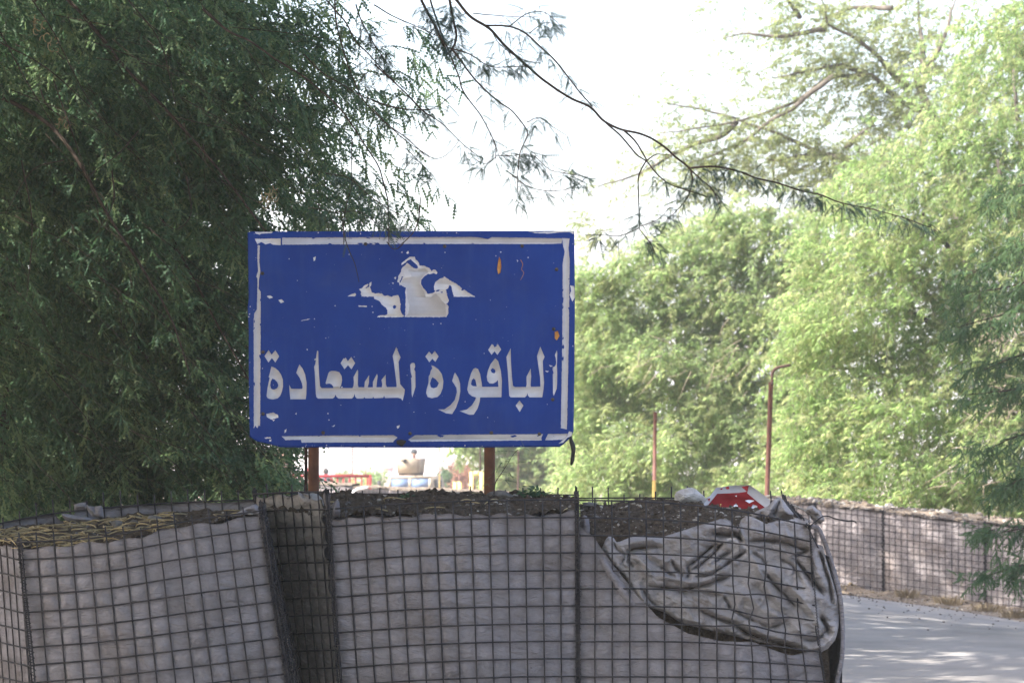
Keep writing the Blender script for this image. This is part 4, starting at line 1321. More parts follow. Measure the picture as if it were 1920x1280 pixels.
for pl in ([(1360, 913), (1366, 911), (1368, 916), (1363, 917)], [(1350, 916), (1355, 914), (1354, 918)], [(1327, 935), (1332, 933), (1330, 940)]):
    prism_film("paint_chip", pl, .0035, M['red'])
mark = MB()
for pl in ([(1327, 953), (1329, 945), (1331, 953)], [(1334, 952), (1335, 945), (1337, 952)], [(1340, 953), (1343, 949), (1346, 947), (1348, 951), (1351, 947), (1353, 953), (1347, 955)], [(1350, 944), (1353, 945), (1351, 947)]):
    mark.prism(tilt(pl, .0034), (0, .0008, 0))
mark.build("scratched_marks", M['yellow'], stop)

bm = bmesh.new()
for k, (yo, sh) in enumerate(((15.20, 0), (15.34, 4))):
    for (x, y) in [(1264, 950), (1265, 924), (1274, 918), (1293, 913), (1303, 915), (1311, 923), (1327, 936), (1326, 950)]:
        bm.verts.new(Vector(P(x + sh * .5, y + sh * .6, yo)))
bm.verts.new(Vector(P(1285, 930, 15.15)))
bm.verts.new(Vector(P(1300, 926, 15.16)))
bmesh.ops.convex_hull(bm, input=bm.verts[:])
bmesh.ops.delete(bm, geom=[v for v in bm.verts if not v.link_faces], context='VERTS')
bmesh.ops.bevel(bm, geom=bm.edges[:], offset=.004, segments=2, affect='EDGES')
me = bpy.data.meshes.new("white_stone")
bm.to_mesh(me)
bm.free()
me.materials.append(M['stone_white'])
o = bpy.data.objects.new("white_stone", me)
COL.objects.link(o)
tag(o, "white painted stone beside the fallen red sign on the right gabion", "stone")
rock("loose_stone", P(1335, 938, 15.3), .03, M['stone_white'], 8, "small pale chipped stone between the white stone and the red sign", "stone", (1.2, .8, .7))
rock("loose_stone", P(220, 985, 14.55), .035, M['stone_dark'], 12, "smooth grey stone among the yellow pods on the left gabion", "stone", (1, 1, .75), "stones on the left gabion")
rock("loose_stone", P(252, 982, 14.6), .034, M['stone_dark'], 15, "brown grey stone just right of the smooth one among the pods", "stone", (1.1, 1, .75), "stones on the left gabion")
rock("loose_stone", P(293, 972, 14.7), .036, M['stone_dark'], 18, "angular grey stone nearest the back of the left gabion", "stone", (1.2, 1, .7), "stones on the left gabion")
rock("loose_stone", P(938, 927, 15.25), .045, M['stone_dark'], 22, "brown clod of earth at the foot of the right sign post", "stone", (1.5, 1, .6))
rock("loose_stone", P(890, 929, 15.3), .05, M['soil'], 25, "wide dark clod left of the right sign post", "stone", (1.9, 1, .5))
rock("loose_stone", P(1100, 944, 15.25), .03, M['stone_dark'], 28, "grey stone behind the corner coil between middle and right gabions", "stone", (1.6, 1, .6))
rock("loose_stone", P(710, 931, 15.2), .035, M['soil'], 31, "dark clod on the middle gabion below the red gate", "stone", (1.3, 1, .7))
rock("loose_stone", P(1227, 946, 15.18), .014, M['stone_pale'], 33, "pale pebble right of the blue bottle cap", "stone", (1.2, 1, .8))
b = MB()
c = P(1208, 953, 15.0)
ang = np.arange(16) * 6.283 / 16
for (z0, z1, r0, r1) in ((-.006, .004, .0155, .0155), (.004, .007, .0155, .013)):
    v = [(c[0] + r0 * math.cos(a), c[1] + r0 * math.sin(a), c[2] + z0) for a in ang] + [(c[0] + r1 * math.cos(a), c[1] + r1 * math.sin(a), c[2] + z1) for a in ang]
    b.add(v, [(i, (i + 1) % 16, (i + 1) % 16 + 16, i + 16) for i in range(16)] + [tuple(range(16, 32))])
tag(b.build("bottle_cap", M['bluecap']), "blue plastic bottle cap on the dark mound of the right gabion", "cap")

g = np.random.default_rng(77)
pp = on_soil(lef_sg, 300, g, lambda r: r ** 1.2 * .8)
pp = pp[(pp[:, 0] < P(330, 990, 14.6)[0])]
tag(pods("dry_pods", pp, g, M['pod']), "loose mat of dry yellow pods on top of the left gabion", "seed pods")
pp2 = on_soil(mid_sg, 14, g)
pp3 = on_soil(lef_sg, 26, g)
tag(pods("dry_pods", np.concatenate([pp2, pp3]), g, M['pod']), "few dry yellow pods scattered over the soil of the middle gabion", "seed pods")

# ------------------------------------------------------------------ right hand gabion wall
def far_gabion(label, A0, A1, ztop, depth, nu, nv, seed, group, fab, single=True, wr=.0032, sag=.0):
    """one cell of a far gabion row from A0 to A1 (x, y), with its own liner, wires, soil and coil"""
    (x0, y0), (x1, y1) = A0, A1
    t0, t1 = ztop
    nrm = np.array((-(y1 - y0), x1 - x0, 0.0))
    nrm /= np.linalg.norm(nrm)
    th = thing("gabion", label, "gabion", ((x0 + x1) / 2, (y0 + y1) / 2, float(gz((x0 + x1) / 2, (y0 + y1) / 2))), group)
    g0, g1 = float(gz(x0, y0)) - .05, float(gz(x1, y1)) - .05
    bul = -nrm * .05
    C = []
    for k in range(4):
        f = k / 3
        row = []
        for i in range(4):
            u = i / 3
            zt = t0 + (t1 - t0) * u + sag * math.sin(u * math.pi)
            zb = g0 + (g1 - g0) * u
            p = np.array((x0 + (x1 - x0) * u, y0 + (y1 - y0) * u, zt + (zb - zt) * f))
            p = p + bul * math.sin(u * math.pi) * (1 if 0 < k else .6)
            row.append(p)
        C.append(row)
    pt = Patch(C, True)
    liner("liner", th, pt, nu, nv, lambda u: .012 + .02 * float(vnoise(np.array([u * 7, seed, 2.]))), fab, seed=seed, sub=3, bulge=.014, wr=.006)
    if single:
        mesh_panel(th, pt, nu, nv, seed=seed, stub=.02, wob=.006, r=wr)
    else:
        b = MB()
        for i in range(nu + 1):
            b.tube(wire_path(pt, np.full(8, i / nu), np.linspace(-.02, 1, 8), .005), wr, 4)
        for j in range(nv + 1):
            b.tube(wire_path(pt, np.linspace(0, 1, 8), np.full(8, j / nv), .009), wr, 4)
        o = b.build("wire_mesh", M['wire'], th)
        o["kind"] = "stuff"
    sides = MB()
    d = nrm * depth
    for (x, y, zt, zb) in ((x0, y0, t0, g0), (x1, y1, t1, g1)):
        a = np.array((x, y, zt - .02))
        bq = np.array((x, y, zb))
        sides.add([a, bq, bq + d, a + d], [(0, 1, 2, 3)])
    a, c = np.array((x0, y0, t0 - .02)) + d, np.array((x1, y1, t1 - .02)) + d
    sides.add([a, c, (c[0], c[1], g1), (a[0], a[1], g0)], [(0, 1, 2, 3)])
    sides.build("side_liner", fab, th)
    sp = Patch([[np.array((x0 + (x1 - x0) * i / 3, y0 + (y1 - y0) * i / 3, t0 + (t1 - t0) * i / 3 + sag * math.sin(i / 3 * math.pi) - .012 + (.05 if 0 < k < 2 else 0))) + d * k / 2 + bul * .7 * (k == 0) * math.sin(i / 3 * math.pi) for i in range(4)] for k in range(3)], True)
    _, sg = soil("soil_fill", th, sp, M['litter'], .022, seed, 50, 30)
    cc = np.array([(x0, y0, t0 + .02), (x0, y0, (t0 + g0) / 2), (x0, y0, g0)]) - nrm * .012
    if single:
        coil(th, cc, rr=.016, wr=.004, turns_per_m=20)
    return th, sg


wall = [((1290, 39.6), 1.20), ((1405, 39.2), 1.17), ((1528, 38.9), 1.135), ((1655, 38.6), 1.042), ((1846, 38.0), .925), ((2045, 37.3), .83), ((2250, 36.4), .78)]
WL = ["grey gabion in the right hand wall hidden mostly behind the crumpled one", "grey gabion in the right hand wall just behind the torn gabion's wire corner", "grey gabion in the right hand wall next to the torn gabion's edge", "pinkish grey wall gabion with a pale stone on top, dry weeds at its foot", "grey gabion in the right hand wall behind the bright hanging leaves", "grey gabion at the far right end of the wall past the frame"]
wsg = []
for i in range(len(wall) - 1):
    (pa, Ya), za = wall[i]
    (pb, Yb), zb = wall[i + 1]
    xa, xb = (pa - 960) * Ya / F, (pb - 960) * Yb / F
    if i in (0, 1, 5):
        if i != 1:
            continue
    L_ = math.hypot(xb - xa, Yb - Ya)
    th, sg = far_gabion(WL[i], (xa, Ya), (xb, Yb), (za, zb), 1.0, max(8, round(L_ / SQ)), 14, 70 + i, "gabions of the right hand wall", M['fabric_far'], True, .0034)
    wsg.append(sg)
    g = np.random.default_rng(80 + i)
    rubble("rubble", th, on_soil(sg, 260, g), .012 + .04 * g.random(260) ** 3, [M['litter'], M['stone_pale']], [.6, .4], g)
rock("loose_stone", P(1772, 957, 38.6), .07, M['stone_pale'], 61, "pale stone on top of the right hand gabion wall", "stone", (1.4, 1, .6))

# verge: leaf litter bank and dry weeds at the foot of the wall
vy = np.linspace(0, 1, 16)
vx = np.linspace(3.2, 8.5, 110)
V = []
for i, f in enumerate(vy):
    for x in vx:
        yw = np.interp(x, [3.2, 3.8, 4.4, 5.4, 6.5, 8.5], [39.1, 38.8, 38.55, 37.95, 37.1, 36.0])
        w = np.interp(x, [3.2, 3.9, 4.5, 5.2, 5.7, 6.2, 8.5], [.5, .7, 1.5, 2.6, 3.6, 4.6, 6.0])
        w *= 1 + .25 * (float(vnoise(np.array([x * 2.3, 1., 4.]))) - .5)
        y = yw + .1 - f * (w + .1)
        z = float(gz(x, y)) + .075 * (1 - f) ** 1.2 * (.5 + float(vnoise(np.array([x * 5, y * 3, 1.])))) + (.006 if f < .97 else -.004)
        V.append((x, y, z))
V = np.array(V)
tag(mesh_obj("dirt_verge", V, [quads(16, 110)], M['litter'], None, True), kind='structure')
g = np.random.default_rng(91)
idx = g.integers(0, len(V), 1500)
tag(rubble("verge_debris", None, V[idx] + g.normal(size=(1500, 3)) * np.array((.06, .1, .004)), .006 + .02 * g.random(1500) ** 2, [M['litter'], M['stone_pale'], M['drygrass']], [.4, .3, .3], g), "brown leaf litter and crumbs along the wall's foot", "litter")
pts = np.stack([g.uniform(3.5, 6.2, 200), 30 + 8.0 * g.random(200) ** .5, np.zeros(200)], -1)
pts[:, 0] = np.minimum(pts[:, 0], wall_line(pts[:, 1]) + .1)
pts[:, 2] = gz(pts[:, 0], pts[:, 1]) + .008
tag(rubble("road_gravel", None, pts, .005 + .012 * g.random(200) ** 2, [M['soil'], M['stone_dark']], [.7, .3], g), "small dark crumbs of gravel scattered over the pale road", "gravel")


def weed_tuft(c, r, h, n, g, b):
    for _ in range(n):
        a = g.random() * 6.28
        s = np.array(c) + np.array((math.cos(a), math.sin(a), 0)) * r * g.random() * .6
        d = np.array((math.cos(a) * .6 + g.normal() * .3, math.sin(a) * .6 + g.normal() * .3, 1.0))
        L_ = h * g.uniform(.5, 1.1)
        e = s + d * L_
        k = s + d * L_ * .55 + np.array((0, 0, L_ * .1))
        w = .004
        b.add([s + (w, 0, 0), s - (w, 0, 0), k - (w * .8, 0, 0), k + (w * .8, 0, 0), e], [(0, 1, 2, 3), (3, 2, 4)])


for i, (px, py, Y, r, h, n, lab) in enumerate([(1700, 1122, 37.9, .2, .13, 110, "yellowish dry weed tuft at the wall's foot left of the gabion joint"), (1775, 1138, 37.3, .28, .12, 130, "brown dry weed clump in the middle of the verge"), (1850, 1152, 36.6, .35, .10, 130, "low dry weed clump below the dark coil of the wall"), (1905, 1170, 35.6, .35, .10, 120, "dry weed clump at the right edge of the verge")]):
    x = (px - 960) * Y / F
    b = MB()
    weed_tuft((x, Y, float(gz(x, Y)) + .03), r, h, n, g, b)
    tag(b.build("dry_weed", M['drygrass']), lab, "weed", "dry weeds along the wall")

# ------------------------------------------------------------------ posts along the road
def stake(px, y0, y1, w, Y, lab, ysplit=None, m=None, hook=None):
    a = P(px[0], y0, Y)
    z = float(gz(a[0], Y)) - .2
    bx = P(px[1], y1, Y)[0]
    k = (a[2] - z) / (a[2] - P(px[1], y1, Y)[2])
    base = np.array((a[0] + (bx - a[0]) * k, Y, z))
    t = thing("fence_post", lab, "post", (base[0], Y, z + .2), "steel posts along the road")
    hw = w * Y / F / 2

    def angle(p, q, m_, nm):
        b = MB()
        d = q - p
        b.prism([p + (-hw, 0, 0), p + (hw, 0, 0), p + (hw, .012, 0), p + (-hw + .012, .012, 0), p + (-hw + .012, 2 * hw, 0), p + (-hw, 2 * hw, 0)], d)
        b.build(nm, m_, t)
    if ysplit:
        s = P(px[0], ysplit, Y)[2]
        f = (s - z) / (a[2] - z)
        mid_ = base + (a - base) * f
        angle(base, mid_, M['yellow'], "yellow_base")
        angle(mid_, a, m or M['brownpaint'], "upper_post")
    else:
        angle(base, a, m or M['brownpaint'], "upper_post")
    if hook:
        b = MB()
        b.tube(smooth_line(PA(hook, Y), 14), .022, 6)
        b.build("bent_top", M['darkrust'], t, True)


stake((1446, 1438), 716, 940, 8.5, 43.0, "tall brown angle iron post with a bent top behind the fallen red sign", None, None, [(1448, 722), (1448, 700), (1456, 690), (1472, 686), (1482, 684)])
stake((1229, 1226), 772, 950, 6.5, 47.0, "brown steel post with yellow foot standing free right of the sign", 900)
stake((1067, 1063), 700, 930, 4.5, 60.0, "thin brown steel post with yellow foot just behind the sign's lower right corner", 898)
stake((974, 971), 700, 930, 3.6, 76.0, "thin dark steel post between the right sign post and the sign's corner", None, M['darkrust'])
stake((901, 900), 760, 930, 3.2, 88.0, "thin dark steel post above the yellow frame", None, M['darkrust'])
stake((861, 861), 780, 930, 2.6, 98.0, "thin steel post with yellow foot left of the yellow frame", 905)
stake((824, 824), 780, 930, 2.6, 108.0, "thin purple brown post with yellow foot right of the sand coloured truck", 888)
stake((686, 686), 780, 930, 2.6, 108.0, "thin pale brown post with yellow foot left of the sand coloured truck", 890)
stake((661, 661), 780, 930, 3.0, 104.0, "brown post with yellow foot behind the right end of the red gate", 890)


def yellow_frame(px0, px1, y0, Y, lab):
    a, c = P(px0, y0, Y), P(px1, y0, Y)
    t = thing("yellow_frame", lab, "frame", ((a[0] + c[0]) / 2, Y, float(gz(a[0], Y))), "yellow steel frames")
    z = float(gz(a[0], Y)) - .05
    w = .10
    for x in (a[0], c[0]):
        b = MB()
        b.box((x, Y, (z + a[2]) / 2), (w, .1, a[2] - z))
        b.build("upright", M['yellow'], t)
    b = MB()
    b.box(((a[0] + c[0]) / 2, Y, a[2] - w / 2 + .003), (abs(c[0] - a[0]) - w - .002, .094, w))
    b.build("top_rail", M['yellow'], t)


yellow_frame(884, 903, 884, 86.0, "faded yellow steel frame left of the right sign post")
yellow_frame(853, 862, 903, 96.0, "low yellow bollard pair behind the road, left of the taller frame")
yellow_frame(404, 416, 890, 70.0, "yellow steel frame glimpsed through the left tree")

# ------------------------------------------------------------------ far low gabions across the road
FG = [((548, 60.2), (657, 60.0), (1.30, 1.27), "low tan gabion far behind the red gate's bars"), ((659, 60.0), (729, 60.4), (1.235, 1.225), "pale gabion with a rounded end below the sand coloured truck"), ((731, 62.0), (840, 62.3), (1.20, 1.17), "lavender grey gabion low in front of the truck's bonnet"), ((840, 62.3), (950, 62.8), (1.17, 1.13), "far grey gabion between the truck and right sign post"), ((950, 62.8), (1062, 63.4), (1.13, 1.0), "far grey gabion right of the right sign post")]
for i, ((p0, Y0), (p1, Y1), zt, lab) in enumerate(FG):
    far_gabion(lab, ((p0 - 960) * Y0 / F, Y0), ((p1 - 960) * Y1 / F, Y1), zt, 1.0, max(8, round((p1 - p0) * Y0 / F / SQ)), 17, 130 + i, "low gabions across the road", M['fabric_far'], False, .0030)
cloth("liner_fold", bpy.data.objects["gabion.%03d" % (len([o for o in bpy.data.objects if o.name.startswith('gabion')]) - 4)] if False else None, [(656, 926), (662, 918), (672, 913), (690, 911), (691, 914)], [(656, 940), (662, 926), (672, 920), (691, 916)], 59.9, [], M['stone_white'], 1.5, .05, 3, .01)
o = bpy.data.objects[-1] if False else [q for q in bpy.data.objects if q.name.startswith("liner_fold") and q.parent is None][0]
o.name = "white_sheet"
tag(o, "white plastic sheet folded over the far gabion's rounded end", "sheet")

# ------------------------------------------------------------------ red gate
GY = 92.0
gate = thing("barrier_gate", "red tubular steel gate closing the road far behind the left sign post", "gate", P(620, 930, GY))
GS = GY / F
zt = P(600, 892, GY)[2]
gz0 = float(gz(P(600, 892, GY)[0], GY))
x0, x1 = P(520, 892, GY)[0], P(693, 892, GY)[0]
b = MB(); b.box(((x0 + x1) / 2, GY, zt), (x1 - x0, .07, .085)); b.build("top_rail", M['red'], gate)
b = MB(); b.box(((x0 + x1) / 2, GY, gz0 + .12), (x1 - x0, .07, .085)); b.build("bottom_rail", M['red'], gate)
for px in np.arange(531, 690, 11.3):
    xx = P(px, 892, GY)[0]
    b = MB(); b.box((xx, GY, (zt + gz0 + .12) / 2), (.042, .042, zt - gz0 - .18)); b.build("bar", M['red'], gate)
b = MB(); b.box((x1 + .02, GY, (zt + .03 + gz0) / 2), (.07, .07, zt + .03 - gz0)); b.build("end_post", M['red'], gate)
xx = P(576, 892, GY)[0]
b = MB(); b.box((xx, GY + .1, (P(576, 877, GY)[2] + gz0) / 2), (.06, .06, P(576, 877, GY)[2] - gz0)); b.build("hinge_post", M['red'], gate)


# ------------------------------------------------------------------ people
def figure(name, base, h, label, rz=0.0, vest=True, arms=.30):
    """standing figure seen from behind, one continuous skinned body, clothes and hair on it"""
    t = thing(name, label, "person", base)
    s = h / 1.75
    J = {'pelvis': (0, 0, .95, .135), 'waist': (0, 0, 1.08, .125), 'chest': (0, .01, 1.28, .15), 'neck0': (0, .02, 1.45, .062), 'neck': (0, .01, 1.52, .052), 'head': (0, 0, 1.62, .085), 'top': (0, 0, 1.70, .07),
         'shl': (-.17, .01, 1.42, .062), 'ell': (-arms, .03, 1.15, .045), 'wrl': (-arms - .02, -.06, .92, .033), 'hal': (-arms - .02, -.08, .84, .036),
         'shr': (.17, .01, 1.42, .062), 'elr': (arms, .03, 1.15, .045), 'wrr': (arms + .02, -.06, .92, .033), 'har': (arms + .02, -.08, .84, .036),
         'hil': (-.09, 0, .88, .095), 'knl': (-.11, -.01, .5, .062), 'anl': (-.12, .02, .09, .043), 'tol': (-.13, -.14, .035, .04),
         'hir': (.09, 0, .88, .095), 'knr': (.11, -.01, .5, .062), 'anr': (.12, .02, .09, .043), 'tor': (.13, -.14, .035, .04)}
    E = [('pelvis', 'waist'), ('waist', 'chest'), ('chest', 'neck0'), ('neck0', 'neck'), ('neck', 'head'), ('head', 'top'), ('chest', 'shl'), ('shl', 'ell'), ('ell', 'wrl'), ('wrl', 'hal'), ('chest', 'shr'), ('shr', 'elr'), ('elr', 'wrr'), ('wrr', 'har'), ('pelvis', 'hil'), ('hil', 'knl'), ('knl', 'anl'), ('anl', 'tol'), ('pelvis', 'hir'), ('hir', 'knr'), ('knr', 'anr'), ('anr', 'tor')]
    keys = list(J)
    c, sn = math.cos(rz), math.sin(rz)

    def X(p):
        x, y, z = p[0] * s, p[1] * s, p[2] * s
        return (x * c - y * sn + base[0], x * sn + y * c + base[1], z + base[2])
    me = bpy.data.meshes.new("body")
    me.from_pydata([X(J[k]) for k in keys], [(keys.index(a), keys.index(d)) for a, d in E], [])
    o = bpy.data.objects.new("body", me)
    COL.objects.link(o)
    put(o, t)
    sk = o.modifiers.new("skin", 'SKIN')
    for i, k in enumerate(keys):
        r = J[k][3] * s
        me.skin_vertices[0].data[i].radius = (r * (1.25 if k in ('chest', 'waist', 'pelvis') else 1), r * (.85 if k in ('chest', 'waist', 'pelvis') else 1))
    me.skin_vertices[0].data[0].use_root = True
    ss = o.modifiers.new("smooth", 'SUBSURF')
    ss.levels = ss.render_levels = 1
    me.materials.append(M['shirt'])

    def blob(nm, cc, rr, m_):
        v, f = ico()
        import bmesh as bmm
        q = bmm.new()
        bmm.ops.create_icosphere(q, subdivisions=2, radius=1)
        vv = np.array([w.co[:] for w in q.verts]) * np.array(rr) + np.array(cc)
        ff = [tuple(w.index for w in fc.verts) for fc in q.faces]
        q.free()
        return mesh_obj(nm, [X(w) for w in vv], ff, m_, t, True)
    if vest:
        blob("hair", (0, .02, 1.64), (.098, .10, .11), M['hair'])
    else:
        blob("helmet", (0, .0, 1.665), (.125, .135, .11), M['vest'])
    blob("face", (0, -.03, 1.60), (.076, .08, .105), M['skin'])
    blob("nose", (0, -.112, 1.6), (.014, .018, .02), M['skin'])
    for sx in (-1, 1):
        blob("ear", (sx * .09, .0, 1.61), (.014, .024, .03), M['skin'])
        blob("hand", (sx * (arms + .02), -.085, .82), (.035, .04, .08), M['skin'])
        blob("eye", (sx * .03, -.1, 1.625), (.012, .01, .009), M['hair'])
    if vest:
        b = MB()
        rings = []
        for z, rx, ry in ((.98, .19, .145), (1.1, .175, .135), (1.25, .19, .15), (1.38, .185, .14), (1.45, .13, .1)):
            rings.append([X((rx * math.cos(a), ry * math.sin(a) + .005, z)) for a in np.arange(16) * 6.2832 / 16])
        v = np.array(rings).reshape(-1, 3)
        b.add(v, [(k * 16 + i, k * 16 + (i + 1) % 16, (k + 1) * 16 + (i + 1) % 16, (k + 1) * 16 + i) for k in range(4) for i in range(16)])
        b.build("vest", M['vest'], t, True)
    b = MB()
    for sx in (-1, 1):
        b.tube([X((sx * .085, 0, .97)), X((sx * .1, -.005, .75)), X((sx * .11, -.01, .5)), X((sx * .12, .015, .1))], np.array((.115, .1, .078, .07)) * s, 12)
    b.build("trousers", M['trouser'], t, True)
    return t


pb = P(611, 930, 116.0)
figure("person", (pb[0], 116.0, float(gz(pb[0], 116.0))), 1.89, "person in dark vest seen from behind beyond the red gate", math.pi)

# ------------------------------------------------------------------ sand coloured military truck
TY = 112.0
tk = P(768, 930, TY)
tz = float(gz(tk[0], TY))
truck = thing("military_truck", "sand coloured armoured military truck with roof turret facing down the road", "truck", (tk[0], TY, tz))
YAW = math.radians(-9)
TSC = .90


def TX(v):
    v = np.asarray(v, float) * TSC
    c, s = math.cos(YAW), math.sin(YAW)
    return np.stack([v[..., 0] * c - v[..., 1] * s + tk[0], v[..., 0] * s + v[..., 1] * c + TY, v[..., 2] + tz], -1)


def tpart(nm, boxes, m_, parent=truck, smooth=False):
    b = MB()
    for v, f in boxes:
        b.add(TX(v), f)
    return b.build(nm, m_, parent, smooth)


def bx(x0, x1, y0, y1, z0, z1, tx=0.0, ty0=0.0, ty1=0.0):
    """box; tx draws the top in on both sides, ty0/ty1 move the top's front/back edge"""
    v = np.array([(x0, y0, z0), (x1, y0, z0), (x1, y1, z0), (x0, y1, z0), (x0 + tx, y0 + ty0, z1), (x1 - tx, y0 + ty0, z1), (x1 - tx, y1 + ty1, z1), (x0 + tx, y1 + ty1, z1)])
    return v, [(0, 3, 2, 1), (4, 5, 6, 7), (0, 1, 5, 4), (1, 2, 6, 5), (2, 3, 7, 6), (3, 0, 4, 7)]


def cyl(c, r, h, axis='x', n=20):
    a = np.arange(n) * 2 * math.pi / n
    u = np.stack([np.zeros(n), r * np.cos(a), r * np.sin(a)], -1)
    p0, p1 = u + np.array((-h / 2, 0, 0)), u + np.array((h / 2, 0, 0))
    if axis == 'y':
        p0, p1 = p0[:, [1, 0, 2]], p1[:, [1, 0, 2]]
    if axis == 'z':
        p0, p1 = p0[:, [2, 1, 0]], p1[:, [2, 1, 0]]
    v = np.concatenate([p0, p1]) + np.array(c)
    return v, [(i, (i + 1) % n, (i + 1) % n + n, i + n) for i in range(n)] + [tuple(range(n)), tuple(range(2 * n - 1, n - 1, -1))]


tpart("body", [bx(-1.05, 1.05, -.1, 2.6, .55, 1.12, .03), bx(-.98, .98, -.02, 2.5, 1.125, 1.80, .17, .14, -.15)], M['sand'])
tpart("hood", [bx(-.72, .72, -1.75, -.12, .75, 1.28, .06, .12, 0)], M['sand'])
tpart("fender", [bx(-1.06, -.73, -1.78, -.12, .82, 1.10, .02, .1, 0)], M['sand'])
tpart("fender", [bx(.73, 1.06, -1.78, -.12, .82, 1.10, .02, .1, 0)], M['sand'])
tpart("bumper", [bx(-.95, .95, -1.98, -1.80, .55, .72)], M['sand'])
gr = tpart("grille", [bx(-.5 + .14 * i, -.42 + .14 * i, -1.79, -1.752, .82, 1.12) for i in range(8)], M['dark'])
for sx in (-1, 1):
    hl = tpart("headlight", [cyl((sx * .86, -1.79, .97), .1, .06, 'y')], M['white'])
    for yy in (-1.25, 1.9):
        w = tpart("wheel", [cyl((sx * .93, yy, .46), .46, .30)], M['black'], truck, True)
        tpart("rim", [cyl((sx * 1.085, yy, .46), .24, .02)], M['sand'], w)
    d = tpart("door", [bx(sx * 1.0 - .03, sx * 1.0 + .03, .12, 1.05, .62, 1.10)], M['sand'])
    # side window: follows the inward slope of the cab
    ex = .98 - .17 * .35
    v = np.array([(sx * .945, .25, 1.22), (sx * .945, .98, 1.22), (sx * .855, .98, 1.66), (sx * .855, .32, 1.66)]) + np.array((sx * .012, 0, 0))
    tpart("side_window", [(np.concatenate([v, v - np.array((sx * .02, 0, 0))]), [(0, 1, 2, 3), (7, 6, 5, 4), (0, 4, 5, 1), (1, 5, 6, 2), (2, 6, 7, 3), (3, 7, 4, 0)])], M['dark'])
    tpart("mirror", [bx(sx * 1.16 - .07, sx * 1.16 + .07, -.1, -.04, 1.28, 1.62), bx(sx * 1.06 - .07, sx * 1.06 + .07, -.06, -.03, 1.30, 1.33)], M['black'])
# windscreen: frame proud of the sloping cab front, two panes
def slope(y, z):
    return y
WF = []
for (xa, xb, za, zb) in ((-.80, .80, 1.70, 1.79), (-.84, .84, 1.22, 1.30), (-.83, -.72, 1.30, 1.70), (.72, .83, 1.30, 1.70), (-.05, .05, 1.30, 1.70)):
    f0, f1 = -.055 + .14 * (za - 1.125) / .675, -.055 + .14 * (zb - 1.125) / .675
    v = np.array([(xa, f0, za), (xb, f0, za), (xb, f0 + .05, za), (xa, f0 + .05, za), (xa, f1, zb), (xb, f1, zb), (xb, f1 + .05, zb), (xa, f1 + .05, zb)])
    WF.append((v, [(0, 3, 2, 1), (4, 5, 6, 7), (0, 1, 5, 4), (1, 2, 6, 5), (2, 3, 7, 6), (3, 0, 4, 7)]))
wf = tpart("windscreen_frame", WF, M['sand'])
for xa, xb in ((-.718, -.052), (.052, .718)):
    f0, f1 = -.035 + .14 * (1.3 - 1.125) / .675, -.035 + .14 * (1.7 - 1.125) / .675
    v = np.array([(xa, f0, 1.302), (xb, f0, 1.302), (xb, f1, 1.698), (xa, f1, 1.698)])
    v = np.concatenate([v, v + np.array((0, .02, 0))])
    tpart("pane", [(v, [(0, 1, 2, 3), (7, 6, 5, 4), (0, 4, 5, 1), (1, 5, 6, 2), (2, 6, 7, 3), (3, 7, 4, 0)])], M['glass'], wf)
tpart("turret_ring", [cyl((-.14, 1.0, 1.85), .48, .1, 'z')], M['darkrust'])


def shield(pb, pt, th=.03):
    pb = [(a - .16, b_, c_) for a, b_, c_ in pb]
    pt = [(a - .16, b_, c_) for a, b_, c_ in pt]
    v = np.array([pb[0], pb[1], pt[1], pt[0]], float)
    n = np.cross(v[1] - v[0], v[3] - v[0])
    n = n / np.linalg.norm(n) * th
    v = np.concatenate([v, v + n])
    return v, [(0, 1, 2, 3), (7, 6, 5, 4), (0, 4, 5, 1), (1, 5, 6, 2), (2, 6, 7, 3), (3, 7, 4, 0)]


zb_, zt_ = 1.90, 2.46
tpart("turret_shield", [shield([(-.36, .55, zb_), (.36, .55, zb_)], [(-.42, .42, zt_), (.42, .42, zt_)])], M['sand'])
tpart("turret_shield", [shield([(-.40, .95, zb_), (-.372, .56, zb_)], [(-.54, .92, zt_), (-.432, .44, zt_)])], M['sand'])
tpart("turret_shield", [shield([(.372, .56, zb_), (.40, .95, zb_)], [(.432, .44, zt_), (.54, .92, zt_)])], M['sand'])
tpart("turret_shield", [shield([(.40, 1.5, zb_), (-.40, 1.5, zb_)], [(.46, 1.6, zt_), (-.46, 1.6, zt_)])], M['sand'])
tpart("turret_shield", [shield([(-.40, 1.49, zb_), (-.40, .96, zb_)], [(-.46, 1.59, zt_), (-.54, .94, zt_)])], M['sand'])
tpart("turret_shield", [shield([(.40, .96, zb_), (.40, 1.49, zb_)], [(.54, .94, zt_), (.46, 1.59, zt_)])], M['sand'])
tpart("gun", [cyl((-.26, .1, 2.36), .03, .9, 'y'), bx(-.31, -.21, .3, .7, 2.28, 2.44)], M['black'])
hp_ = TX(np.array((.02, 1.0, 1.62)))
gun_base = TX(np.array((-.02, 1.0, .80)))
figure("person", (gun_base[0], gun_base[1], gun_base[2]), 1.80, "person standing in the turret of the sand coloured truck, only the head showing", 0.0, False, .24)

